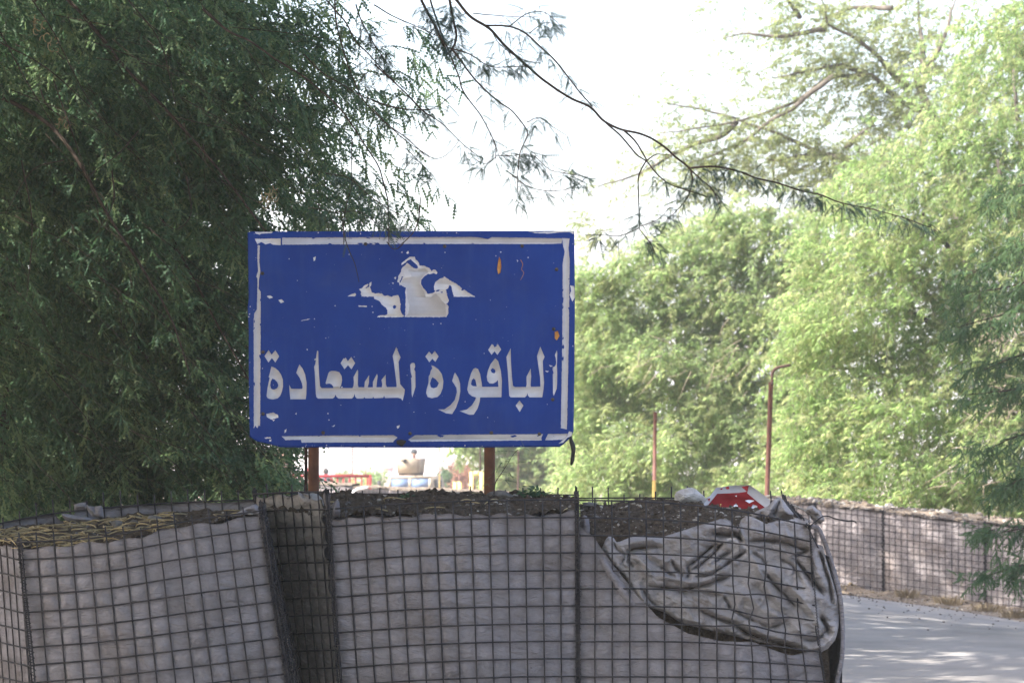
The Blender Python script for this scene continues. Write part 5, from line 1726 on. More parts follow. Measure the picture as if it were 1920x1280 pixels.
# ------------------------------------------------------------------ hut and far building
hy = 72.0
ha = P(500, 846, hy)
hut = thing("thatched_hut", "small hut with brown thatch fringe behind the left tree's lowest leaves", "hut", (ha[0], hy, float(gz(ha[0], hy))))
b = MB(); b.box((ha[0] - .1, hy, ha[2] + .02), (1.15, 1.2, .07)); b.build("roof", M['pinkwall'], hut)
b = MB()
g = np.random.default_rng(3)
for i in range(260):
    a = g.random() * 4
    e = int(a)
    f = a - e
    cx, cy = ((-.57 + 1.14 * f, -.6), (.57, -.6 + 1.2 * f), (.57 - 1.14 * f, .6), (-.57, .6 - 1.2 * f))[e]
    L_ = g.uniform(.3, .62)
    p = np.array((ha[0] - .1 + cx, hy + cy, ha[2] - .02))
    q = p + np.array((g.normal() * .05, g.normal() * .05, -L_))
    b.tube([p, (p + q) / 2 + g.normal(size=3) * .012, q], [.016, .014, .005], 4)
o = b.build("thatch_fringe", M['thatch'], hut); o["kind"] = "stuff"
for sx in (-.45, .45):
    for sy in (-.45, .45):
        b = MB(); b.box((ha[0] - .1 + sx, hy + sy, (ha[2] - .02 - .2) / 2), (.07, .07, ha[2] - .02 + .2)); b.build("post", M['brownpaint'], hut)
bp = P(726, 878, 260)
bld = thing("far_building", "small pale purple building far behind the truck's left side", "building", (bp[0], 260, -.2))
b = MB(); b.box((bp[0], 262, .8), (.8, 2, 2.2)); b.build("wall", M['pinkwall'], bld)
b = MB(); b.box((bp[0], 262, 1.96), (.95, 2.2, .12)); b.build("roof", M['pinkwall'], bld)
b = MB(); b.box((bp[0] + .1, 260.97, .9), (.3, .06, .6)); b.build("window", M['dark'], bld)

# ------------------------------------------------------------------ foliage machinery
def unit(a):
    return a / (np.linalg.norm(a, axis=-1, keepdims=True) + 1e-9)


def grow(start, d, L_, K, droop, g, wander=.18):
    """twigs: (T,K,3) nodes and directions"""
    T = len(start)
    pos = np.empty((T, K, 3))
    dr = np.empty((T, K, 3))
    p, d = start.copy(), unit(d.copy())
    step = (L_ / (K - 1))[:, None]
    for k in range(K):
        pos[:, k], dr[:, k] = p, d
        p = p + d * step
        d = unit(d + np.array((0, 0, -droop)) + g.normal(size=(T, 3)) * wander)
    return pos, dr


def leaves_on(pos, dr, g, pin=(2, 2), petiole=.025, plen=.075, spread=.5, hang=.3, skip=1, n_per=1, keep=1.0):
    """compound leaves at the twig nodes -> pinna origin, axis, normal, length"""
    O, D, N_, Ln = [], [], [], []
    T, K = pos.shape[:2]
    sel = np.arange(skip, K)
    p = pos[:, sel].reshape(-1, 3)
    d = dr[:, sel].reshape(-1, 3)
    sgn = np.where((sel % 2) == 0, 1.0, -1.0)
    sgn = np.repeat(sgn[None], T, 0).ravel()
    for rep in range(n_per):
        m_ = g.random(len(p)) < keep
        pp, dd, ss = p[m_], d[m_], sgn[m_] * (1 if rep % 2 == 0 else -1)
        lat = unit(np.cross(dd, np.array((0, 0, 1.0)) + g.normal(size=dd.shape) * .35))
        ax = unit(dd * .55 + lat * (ss * .8)[:, None] + g.normal(size=dd.shape) * .25 + np.array((0, 0, -hang)))
        nm = unit(np.array((0, 0, 1.0)) + g.normal(size=dd.shape) * .5)
        side = unit(np.cross(nm, ax))
        tip = pp + ax * petiole
        for q in range(pin[0], pin[1] + 1):
            pass
        npin = pin[1]
        for q in range(npin):
            s = 1 if q % 2 == 0 else -1
            back = (q // 2) * petiole * .7
            a2 = unit(ax * (1 - .1 * (q // 2)) + side * (s * spread * (1 + .5 * (q // 2))) + g.normal(size=ax.shape) * .12 + np.array((0, 0, -hang * .5)))
            O.append(tip - ax * back)
            D.append(a2)
            N_.append(unit(nm + g.normal(size=nm.shape) * .35))
            Ln.append(plen * g.uniform(.7, 1.2, len(a2)))
    return np.concatenate(O), np.concatenate(D), np.concatenate(N_), np.concatenate(Ln)


def pinna_geo(O, D, N_, Ln, mode, width=.22, n=9, g=None):
    """'strip': one leaf shaped blade per pinna; 'comb': rows of leaflets along a rachis"""
    S = unit(np.cross(N_, D))
    N2 = np.cross(D, S)
    if mode == 'strip':
        t = np.array([(0, 0, 0), (.45, .56, -.05), (1, 0, -.2), (.5, -.56, -.07)])
        v = O[:, None] + Ln[:, None, None] * (t[None, :, 0:1] * D[:, None] + width * t[None, :, 1:2] * S[:, None] + t[None, :, 2:3] * N2[:, None])
        return v.reshape(-1, 3), [(np.arange(len(O)) * 4)[:, None] + np.arange(4)[None]]
    ts = []
    for i in range(n):
        x = .06 + .9 * i / (n - 1)
        w = width * (1.0 if .15 < x < .8 else .75)
        hw = (.34 if n > 8 else .74) / n
        for s in (1, -1):
            ts += [(x - hw, 0, -.18 * x * x), (x + hw, 0, -.18 * x * x), (x + .06, s * w, -.18 * x * x - .03)]
    if n > 8:
        ts += [(0, .012, 0), (0, -.012, 0), (1, 0, -.18)]
    t = np.array(ts)
    k = len(t)
    v = O[:, None] + Ln[:, None, None] * (t[None, :, 0:1] * D[:, None] + t[None, :, 1:2] * S[:, None] + t[None, :, 2:3] * N2[:, None])
    q = np.arange(k).reshape(-1, 3)
    f = (np.arange(len(O)) * k)[:, None, None] + q[None]
    return v.reshape(-1, 3), [f.reshape(-1, 3)]


def twig_geo(pos, r0, r1):
    if pos.shape[1] > 4:
        pos = pos[:, np.linspace(0, pos.shape[1] - 1, 4).astype(int)]
    T, K = pos.shape[:2]
    t = np.gradient(pos, axis=1)
    t = unit(t)
    a = unit(np.cross(t, np.array((.3, .4, 1.0))))
    b = np.cross(t, a)
    rr = np.linspace(r0, r1, K)[None, :, None]
    ring = np.stack([pos + rr * (a * math.cos(x) + b * math.sin(x)) for x in (0, 2.094, 4.189)], 2)
    v = ring.reshape(-1, 3)
    i = (np.arange(T)[:, None] * K + np.arange(K - 1)[None]).ravel() * 3
    f = np.concatenate([np.stack([i + j, i + (j + 1) % 3, i + 3 + (j + 1) % 3, i + 3 + j], -1) for j in range(3)])
    return v, f


class Crown:
    """gathers leaves and twigs, builds one crown mesh"""

    def __init__(self, alt=0.0):
        self.alt = alt
        self.V, self.Fq, self.Ft, self.n = [], [], [], 0
        self.mq, self.mt = [], []

    def _add(self, v, fs, mi):
        for f in fs:
            if f.shape[1] == 4:
                self.Fq.append(f + self.n)
                self.mq.append(np.full(len(f), mi))
            else:
                self.Ft.append(f + self.n)
                self.mt.append(np.full(len(f), mi))
        self.V.append(v)
        self.n += len(v)

    def sprays(self, start, d, L_, K, droop, g, mode='strip', pin=(2, 2), petiole=.025, plen=.075, width=.22, n=9, hang=.3, keep=1.0, n_per=1, r0=.002, wander=.18, spread=.5, mi=None):
        if mi is None and self.alt and len(start) > 5:
            L_ = np.broadcast_to(L_, (len(start),))
            d = np.broadcast_to(d, start.shape)
            k = g.random(len(start)) < self.alt
            for q, m_ in ((k, 2), (~k, 0)):
                if q.any():
                    self.sprays(start[q], d[q], L_[q], K, droop, g, mode, pin, petiole, plen, width, n, hang, keep, n_per, r0, wander, spread, m_)
            return
        pos, dr = grow(start, d, L_, K, droop, g, wander)
        O, D, N_, Ln = leaves_on(pos, dr, g, pin, petiole, plen, spread, hang, 1, n_per, keep)
        self._add(*pinna_geo(O, D, N_, Ln, mode, width, n), mi or 0)
        v, f = twig_geo(pos, r0, r0 * .4)
        self._add(v, [f], 1)

    def build(self, name, mats, parent):
        fs = self.Fq + self.Ft
        mi = np.concatenate(self.mq + self.mt)
        o = mesh_obj(name, np.concatenate(self.V), fs, mats, parent, False, mi)
        return o


def shell_points(c, r, n, g, inner=.55, front=.0):
    d = unit(g.normal(size=(n, 3)))
    if front:
        flip = (d[:, 1] > .1) & (g.random(n) < front)
        d[flip, 1] *= -1
    rad = inner + (1 - inner) * g.random(n) ** .6
    return np.asarray(c) + d * rad[:, None] * np.asarray(r), d


def limb(parent, name, pts, r0, r1, m, n=24, sides=8):
    p = smooth_line(np.array(pts, float), n)
    p = p + (fbm(p * 4, 2, 3)[:, None] - .5) * .02
    b = MB()
    b.tube(p, np.linspace(r0, r1, n) ** 1.0, sides)
    return b.build(name, m, parent, True)


# ------------------------------------------------------------------ left tree
LK = lambda Y: Y / F
g = np.random.default_rng(101)
base_l = np.array((-3.3, 20.0, 0.0))
tl = thing("mesquite_tree", "dense dark green feathery tree filling the left side behind the left gabion", "tree", base_l, "feathery trees around the road")
limb(tl, "trunk", [(-3.3, 20, -.2), (-3.35, 20, .9), (-3.1, 19.8, 1.9), (-3.0, 19.4, 2.8)], .17, .11, M['bark'])
fork = np.array((-3.0, 19.4, 2.7))
p0 = P(392, 935, 21.5)
limb(tl, "limb", [(p0[0], 21.5, -.2), P(392, 935, 21.5), P(394, 860, 21.5), P(380, 760, 21.3), P(330, 600, 21)], .032, .015, M['bark'])
LIMBS = [
    [P(-160, 60, 19.0), P(60, 130, 18.4), P(250, 330, 18), P(360, 520, 17.8), P(470, 720, 17.6)],
    [P(-160, 300, 19.0), P(20, 380, 18.6), P(190, 560, 18.4), P(330, 740, 18.3), P(470, 880, 18.2)],
    [P(-200, -60, 18.6), P(50, -60, 17.6), P(260, 150, 17.2), P(420, 330, 17.1), P(560, 520, 17.1)],
    [P(-100, 560, 19.4), P(60, 640, 19.4), P(220, 800, 19.4), P(330, 900, 19.4)],
    [P(-150, 150, 18.2), P(80, 220, 17.4), P(200, 400, 17.0), P(300, 560, 17.0), P(360, 700, 17.0)],
]
for l in LIMBS:
    limb(tl, "limb", [fork, (fork + l[0]) / 2 + np.array((0, 0, .25))] + l, .022, .004, M['bark'], 34)
cr = Crown(.28)
# dense lobes (picture centre, depth, radii in metres, how many twigs)
LL = [((60, 120), 18.6, (.85, 1.2, .8), 420), ((330, 110), 18.0, (.75, 1.0, .7), 420), ((40, 420), 18.8, (.85, 1.2, .8), 420), ((300, 380), 18.3, (.8, 1.1, .75), 460), ((40, 740), 19.2, (.85, 1.1, .8), 420), ((280, 680), 18.9, (.75, 1.0, .75), 460), ((415, 640), 18.5, (.40, .8, .7), 190), ((380, 850), 18.6, (.5, .7, .36), 130), ((200, 880), 19.2, (.7, .8, .35), 260), ((455, 875), 18.2, (.18, .4, .2), 80), ((490, 330), 17.8, (.4, .7, .5), 84), ((480, 130), 17.6, (.42, .7, .5), 78), ((-150, 600), 19.0, (.7, 1.2, 1.4), 300), ((-150, 100), 18.6, (.7, 1.2, 1.2), 300)]
for (c, Y, r, n) in LL:
    n = int(n * (1.0 if c[0] > 0 else .4))
    s, d = shell_points(P(c[0], c[1], Y), r, n, g, .2, .4)
    dd = d * .35 + np.array((.75, -.15, -.45)) + g.normal(size=d.shape) * .32
    cr.sprays(s, dd, g.uniform(.22, .42, n), 11, .06, g, 'comb', (2, 2), .02, .072, .14, 4, .35, 1.0, 1, .0018)
# loose edge towards the sky
LE = [((600, 80), 17.3, (.28, .5, .34), 24), ((620, 250), 17.2, (.26, .5, .28), 24), ((590, 380), 17.2, (.26, .5, .2), 32), ((720, 350), 17.0, (.14, .3, .22), 12), ((700, 150), 17.0, (.16, .4, .3), 12), ((760, 60), 16.6, (.14, .3, .16), 8)]
for (c, Y, r, n) in LE:
    s, d = shell_points(P(c[0], c[1], Y), r, n, g, .1)
    dd = d * .3 + np.array((.75, 0, -.5)) + g.normal(size=d.shape) * .3
    cr.sprays(s, dd, g.uniform(.2, .38, n), 10, .06, g, 'comb', (2, 2), .02, .067, .14, 5, .35, .9, 1, .0016)
# lowest tips that reach to the left sign post
s = np.array([P(420 + 40 * g.random(), 850 + 60 * g.random(), 18.0) for _ in range(26)])
cr.sprays(s, np.array((.6, 0, -.5)) + g.normal(size=s.shape) * .3, g.uniform(.12, .24, len(s)), 8, .08, g, 'comb', (2, 2), .02, .062, .14, 5, .4, 1, 1, .0015)
# canopy above and to the left of the frame: casts the shade on sign and gabions
for (c, r, n) in (((-3.6, 18.5, 6.2), (2.2, 2.6, 1.2), 620), ((-2.2, 16.4, 5.8), (1.8, 1.8, .9), 420), ((-5.0, 16.6, 4.2), (1.5, 1.9, 1.2), 400), ((-5.5, 20.0, 3.8), (1.8, 2.2, 1.8), 420), ((-5.6, 17.6, 2.6), (1.6, 2.0, 1.6), 360), ((-3.2, 21.4, 3.6), (1.6, 1.4, 1.9), 420), ((-3.5, 20.9, 1.9), (.9, .7, .8), 200), ((-6.4, 15.2, 4.6), (2.0, 2.4, 1.8), 420), ((-4.4, 15.4, 5.6), (1.5, 1.3, 1.0), 420), ((-3.4, 14.6, 5.7), (1.4, 1.0, .7), 420), ((-5.1, 12.6, 5.0), (1.8, 1.6, 1.1), 800), ((-2.9, 13.0, 5.5), (1.7, 1.7, .7), 680), ((-5.4, 14.2, 3.8), (1.3, 1.2, 1.3), 420), ((-3.8, 13.9, 5.6), (1.3, 1.0, .7), 520), ((-4.6, 13.4, 6.2), (1.4, 1.2, .7), 420)):
    n = int(n * .85)
    s, d = shell_points(c, r, n, g, .15)
    dd = d * .4 + np.array((.6, -.1, -.45)) + g.normal(size=d.shape) * .35
    cr.sprays(s, dd, g.uniform(.35, .6, n), 12, .05, g, 'strip', (2, 2), .03, .125, .48, 6, .3, 1.0, 1, .003)
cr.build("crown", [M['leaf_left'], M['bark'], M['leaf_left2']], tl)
# curled pods hanging in the crown
b = MB()
for (px, py, Y, r) in ((62, 45, 16.8, .035), (90, 78, 16.8, .03), (505, 365, 16.6, .028), (500, 372, 16.6, .022), (112, 228, 17.0, .025)):
    for k in range(7):
        c = P(px + g.normal() * 8, py + g.normal() * 8, Y)
        a0 = g.random() * 6
        t = np.linspace(a0, a0 + g.uniform(2.2, 4.2), 9)
        rr = r * g.uniform(.35, .8)
        b.tube(np.stack([c[0] + rr * np.cos(t) * .8, c[1] + .01 * t, c[2] + rr * np.sin(t)], -1), .0028, 4)
o = b.build("seed_pods", M['pod'], tl, True); o["kind"] = "stuff"
# bare thin twigs in front of the crown
g2 = np.random.default_rng(55)
TW = [[(60, 0), (100, 60), (150, 160), (200, 240)], [(0, 80), (90, 130), (200, 230)], [(100, 150), (160, 320), (190, 420)], [(75, 165), (90, 200), (140, 235)], [(260, 245), (220, 290), (165, 330)], [(210, 320), (212, 380), (180, 440)], [(350, 330), (358, 400), (330, 430), (300, 410)], [(240, 0), (300, 80), (330, 200)], [(345, 230), (352, 270)], [(380, 270), (385, 300), (372, 280)], [(0, 60), (60, 170), (130, 280)], [(120, 300), (60, 320), (10, 400)], [(40, 300), (60, 420), (50, 560)]]
b = MB()
for l in TW:
    b.tube(smooth_line(PA(l, 16.7), 16), np.linspace(.004, .0018, 16), 5)
b.build("bare_twigs", M['bark'], tl, True)["kind"] = "stuff"
b = MB()
for i in range(60):
    s = P(g2.uniform(0, 480), g2.uniform(-20, 850), g2.uniform(16.7, 17.6))
    d = unit(np.array((.7, g2.normal() * .2, -.55 + g2.normal() * .25)))
    L_ = g2.uniform(.25, .75)
    k = unit(d + np.array((0, 0, -.25)) + g2.normal(size=3) * .1)
    b.tube([s, s + d * L_ * .5, s + (d + k) * L_ * .5], [.0024, .0019, .0011], 4)
b.build("twigs", M['bark'], tl, True)["kind"] = "stuff"

g = np.random.default_rng(160)  # two trees out of view, added to block sky light and shade the foreground
for (bx_, by_, lab, lobs) in ((-4.6, 7.5, "unseen tree left of the viewpoint, added to shade the foreground, arching over the road", (((-4.4, 8.0, 5.6), (2.4, 2.6, 1.6), 520), ((-2.6, 10.6, 5.6), (2.2, 2.4, 1.1), 520), ((-1.4, 7.2, 5.8), (2.2, 2.4, 1.1), 480), ((-4.6, 11.0, 3.8), (1.7, 2.2, 1.5), 380), ((-5.0, 6.0, 3.4), (1.8, 2.2, 1.6), 340))),
                              (3.6, -2.5, "unseen tree behind the viewpoint, added to block sky light from the foreground", (((3.6, -2.2, 5.2), (2.8, 2.6, 2.0), 560), ((1.2, -3.0, 6.0), (2.8, 2.4, 1.8), 540), ((4.2, 2.6, 5.8), (2.4, 3.0, 1.5), 480), ((.6, 2.6, 6.6), (2.4, 3.0, 1.2), 480), ((-2.6, -3.4, 4.6), (2.8, 2.2, 2.2), 520), ((4.6, -3.2, 2.6), (2.2, 2.0, 1.6), 380)))):
    tb = thing("mesquite_tree", lab, "tree", (bx_, by_, 0), "feathery trees around the road")
    limb(tb, "trunk", [(bx_, by_, -.3), (bx_, by_, 1.2), (bx_ * .98, by_, 2.4), (bx_ * .95, by_ + .1, 3.6)], .2, .12, M['bark'])
    cr = Crown()
    for (c, r, n) in lobs:
        limb(tb, "limb", [(bx_ * .96, by_, 3.0), np.array((bx_ * .96, by_, 3.8)) * .5 + np.array(c) * .5, c], .09, .02, M['bark'], 12, 6)
        n = n // 2
        q, d = shell_points(c, r, n, g, .3)
        cr.sprays(q, d * .5 + np.array((.4, 0, -.4)) + g.normal(size=d.shape) * .35, g.uniform(.5, .8, n), 12, .05, g, 'strip', (2, 2), .03, .145, .5, 6, .3, 1, 1, .003)
    cr.build("crown", [M['leaf_left'], M['bark']], tb)

g = np.random.default_rng(150)
tl2 = thing("mesquite_tree", "second dark tree standing farther back behind the left one", "tree", (-5.2, 28.5, 0), "feathery trees around the road")
limb(tl2, "trunk", [(-5.2, 28.5, -.3), (-5.2, 28.5, 1.2), (-5.0, 28.4, 2.4), (-4.6, 28.2, 3.6)], .2, .12, M['bark'])
cr = Crown()
for (c, r, n) in (((-4.6, 28.0, 6.2), (2.3, 2.6, 1.9), 620), ((-6.6, 29.0, 5.0), (2.2, 2.4, 2.0), 420), ((-4.3, 30.6, 5.4), (1.9, 2.0, 2.0), 460), ((-4.6, 27.6, 3.4), (1.8, 1.6, 1.5), 380), ((-4.4, 25.2, 6.3), (2.1, 1.9, 1.6), 440), ((-4.9, 30.0, 2.2), (1.6, 1.6, 1.4), 300), ((-2.3, 24.0, 6.7), (2.2, 2.4, 1.2), 520), ((-2.5, 29.0, 7.8), (2.4, 2.6, 1.4), 560), ((-2.2, 33.0, 8.2), (2.2, 2.2, 1.2), 460), ((-.4, 26.0, 7.4), (1.9, 2.6, 1.0), 460), ((-.2, 31.0, 8.4), (1.9, 2.6, 1.0), 460), ((-3.0, 36.0, 8.6), (2.2, 2.0, 1.1), 380), ((-2.4, 21.4, 7.0), (2.2, 2.0, 1.0), 520), ((-2.2, 26.4, 7.6), (2.4, 2.6, 1.1), 640), ((-2.0, 31.6, 8.3), (2.4, 2.6, 1.1), 600)):
    limb(tl2, "limb", [(-4.8, 28.3, 3.0), np.array((-4.8, 28.3, 3.4)) * .5 + np.array(c) * .5, c], .09, .02, M['bark'], 12, 6)
    n = int(n * .68)
    s, d = shell_points(c, r, n, g, .3)
    cr.sprays(s, d * .5 + np.array((.4, -.1, -.4)) + g.normal(size=d.shape) * .35, g.uniform(.5, .8, n), 12, .05, g, 'strip', (2, 2), .03, .155, .55, 6, .3, 1, 1, .003)
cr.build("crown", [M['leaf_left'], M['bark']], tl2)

# ------------------------------------------------------------------ overhanging branch in front of the sky (near, sharp)
HY = 14.6
z8 = lambda pts: zp(pts, 700, 0, 2.37)
z1 = lambda pts: zp(pts, 1240, 0, 2.782)
zc = lambda pts: zp(pts, 380, 0, 2.783)
hb = thing("mesquite_tree", "tree out of frame whose thin limb hangs before the white sky above the sign", "tree", (-1.9, 12.6, 0), "feathery trees around the road")
limb(hb, "trunk", [(-2.6, 12.2, -.2), (-2.62, 12.3, 1.2), (-2.4, 12.6, 2.6), (-2.0, 13.2, 3.9), (-1.2, 13.9, 4.3), P(800, -90, HY)], .13, .022, M['bark'], 30)
SEG = [  # line, r0, r1, leaf density per metre, leaf from fraction
    (z8([(235, -140), (320, -40), (370, 0), (430, 70), (520, 130), (600, 215), (690, 295), (790, 375), (880, 430), (970, 480), (1030, 535), (1100, 570), (1190, 590), (1280, 640), (1350, 700), (1400, 745)]), .0072, .0046, 0, 0),
    (z8([(1400, 745), (1517, 735)]) + z1([(400, 885), (500, 925), (600, 950), (720, 990), (850, 1020), (960, 1060), (1100, 1090), (1250, 1135), (1400, 1190)]), .0052, .0016, 20, 0.0),
    (z8([(1030, 535), (1100, 600), (1170, 690), (1215, 720), (1270, 790), (1330, 830), (1420, 860), (1480, 880)]), .0045, .002, 12, .55),
    (z8([(1110, 575), (1160, 630), (1215, 715)]), .004, .003, 0, 0),
    (z8([(1215, 720), (1180, 780), (1175, 850), (1182, 950), (1185, 1010)]), .003, .002, 9, .55),
    (z8([(1215, 715), (1260, 685), (1320, 680)]), .0025, .0015, 5, .5),
    (z8([(1400, 745), (1420, 800), (1400, 870), (1360, 920), (1300, 980)]), .0032, .0014, 18, .1),
    (z8([(1400, 745), (1470, 800), (1517, 850), (1540, 930)]), .003, .0012, 16, .1),
    (z8([(1185, 1010), (1230, 1080), (1250, 1130)]), .002, .001, 22, .2),
    (z8([(1185, 1010), (1100, 1050), (1010, 1050), (940, 1050)]), .002, .001, 14, .2),
    (z8([(1185, 1005), (1260, 980), (1320, 920)]), .002, .0012, 14, .0),
    (z8([(440, 68), (520, 70), (600, 75), (730, 68)]), .0022, .0012, 3, .3),
    (z8([(500, 115), (600, 118), (680, 150), (760, 220), (830, 290), (880, 350), (920, 410), (970, 470)]), .004, .003, 10, .1),
    (z8([(240, -60), (270, 60), (330, 210), (380, 330), (400, 400), (480, 510), (520, 590), (545, 650), (545, 710)]), .0045, .002, 7, .75),
    (z8([(345, 210), (430, 320), (530, 430), (620, 500), (680, 580), (680, 620), (650, 700), (640, 850)]), .0042, .0018, 8, .2),
    (z8([(545, 690), (620, 690), (700, 690), (780, 760), (860, 775), (950, 790)]), .0018, .001, 22, 0),
    (z8([(590, 760), (690, 830), (780, 850), (880, 835), (960, 780)]), .002, .001, 9, .0),
    (z8([(545, 700), (500, 730), (450, 700)]), .0018, .001, 18, .0),
    (z8([(640, 850), (660, 890)]), .0015, .001, 34, .0),
    (z8([(680, 545), (740, 520), (800, 560), (860, 600)]), .0018, .001, 14, .1),
    (z8([(0, 280), (100, 370), (210, 480), (300, 550), (400, 640), (490, 710)]), .0034, .0015, 6, .1),
    (z8([(0, 20), (100, 80), (200, 130), (300, 175)]), .003, .0015, 2, .1),
    (z8([(0, 450), (90, 480), (210, 490), (290, 480), (380, 385)]), .0025, .0012, 5, .2),
    (z8([(0, 490), (60, 560), (150, 620), (230, 690), (300, 700), (350, 660), (390, 600)]), .0026, .001, 3, .0),
    (z8([(200, -20), (260, 90), (310, 190), (330, 240)]), .006, .004, 34, .1),
    (z8([(330, -40), (350, 60), (370, 160), (345, 230)]), .006, .004, 38, .1),
    (z8([(345, 210), (420, 230), (520, 290), (620, 300), (690, 300)]), .003, .0015, 22, .1),
    (z8([(600, 118), (680, 60), (760, 60), (830, 120)]), .0025, .001, 14, .3),
    (z8([(690, 150), (760, 110), (850, 130)]), .002, .001, 16, .2),
    (z8([(520, 130), (560, 200), (640, 260), (740, 280)]), .002, .001, 18, .2),
    (zc([(640, 0), (740, 110), (800, 220), (920, 340), (1000, 420), (1130, 560)]), .0035, .0018, 6, .2),
    (zc([(690, 0), (700, 130), (760, 350), (820, 490), (900, 590), (1060, 730), (1180, 810)]), .0035, .0015, 3, .1),
    (zc([(0, 40), (120, 150), (240, 210), (400, 320), (530, 400), (660, 510), (760, 620), (840, 740), (910, 850), (940, 940), (965, 1060), (970, 1180), (975, 1280)]), .006, .002, 0, 0),
    (zc([(520, 280), (640, 390), (760, 460), (830, 500), (1000, 560), (1150, 580), (1230, 575)]), .003, .0014, 5, .1),
    (zc([(800, 20), (850, 150), (910, 260), (960, 330)]), .003, .0015, 30, .3),
    (zc([(830, 430), (860, 390), (900, 370)]), .002, .001, 18, .0),
    (zc([(1060, 780), (1110, 830), (1180, 890)]), .002, .001, 18, .0),
    (zc([(1140, 1030), (1125, 1150), (1080, 1230), (1020, 1280)]), .002, .001, 0, .0),
    (zc([(780, 720), (775, 840), (775, 960), (740, 1100), (735, 1280)]), .002, .001, 2, .0),
    (zp([(640, 405), (645, 440), (655, 470), (667, 500), (673, 530)], 0, 0, 1), .0022, .001, 0, 0),
    (zp([(725, 452), (733, 463), (741, 467), (752, 462), (760, 452), (775, 436), (784, 415), (789, 380)], 0, 0, 1), .0022, .001, 0, 0),
    (zc([(640, 900), (760, 930), (860, 1020), (960, 1090), (1100, 1160)]), .0018, .0008, 16, .1),
    (zc([(560, 1090), (700, 1110), (820, 1110), (940, 1180), (1060, 1190)]), .0018, .0008, 14, .0),
]
cr = Crown()
g = np.random.default_rng(202)
for i, (pts, r0, r1, dens, f0) in enumerate(SEG):
    Yv = HY + .25 * math.sin(i * 2.1)
    w = PA(pts, Yv)
    if i == 0:
        Yv = HY
        w = PA(pts, Yv)
    wl = np.linalg.norm(np.diff(w, axis=0), axis=1).sum()
    n = max(8, int(wl / .02))
    p = smooth_line(w, n)
    p[:, 1] += .05 * np.sin(np.linspace(0, 3, n) + i)
    p += (np.stack([fbm(p * 9 + k * 7, 2, i) for k in range(3)], -1) - .5) * .012
    b = MB()
    b.tube(p, np.linspace(r0 if r0 > .004 else r0 * 1.15, max(r1 * 1.1, .0014), n), 6)
    b.build("limb", M['bark'], hb, True)
    if dens:
        nl = max(3, int(dens * wl * (1 - f0) * 7.0))
        k = (f0 + (1 - f0) * g.random(nl)) * (n - 2)
        sp_ = 2.2
        k = np.clip(np.round(k / sp_) * sp_ + g.normal(size=nl) * .25, 0, n - 2)
        q = p[k.astype(int)]
        td = unit(p[k.astype(int) + 1] - q)
        # short spur with a pair or two of feathery pinnae, hanging
        lat = unit(np.cross(td, np.array((0, 1.0, .3)) + g.normal(size=td.shape) * .6)) * np.where(g.random(nl) < .5, 1, -1)[:, None]
        d = unit(td * .5 + lat * .5 + g.normal(size=td.shape) * .45 + np.array((.1, 0, -.32)))
        cr.sprays(q, d, g.uniform(.012, .03, nl), 2, .1, g, 'comb', (2, 2), .014, .066, .145, 10, .32, 1, 1, .001, .2, .62)
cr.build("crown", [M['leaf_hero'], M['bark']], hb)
# crown out of the frame
cr = Crown()
for (c, r, n) in (((-2.3, 13.4, 5.5), (1.6, 1.5, .7), 420), ((-4.6, 12.4, 5.0), (1.4, 1.5, .9), 320)):
    s, d = shell_points(c, r, n, g, .15)
    cr.sprays(s, d * .5 + np.array((.3, 0, -.3)) + g.normal(size=d.shape) * .3, g.uniform(.35, .6, n), 11, .05, g, 'strip', (2, 4), .03, .085, .28, 6, .3, 1, 1, .003)
cr.build("crown", [M['leaf_left'], M['bark']], hb)

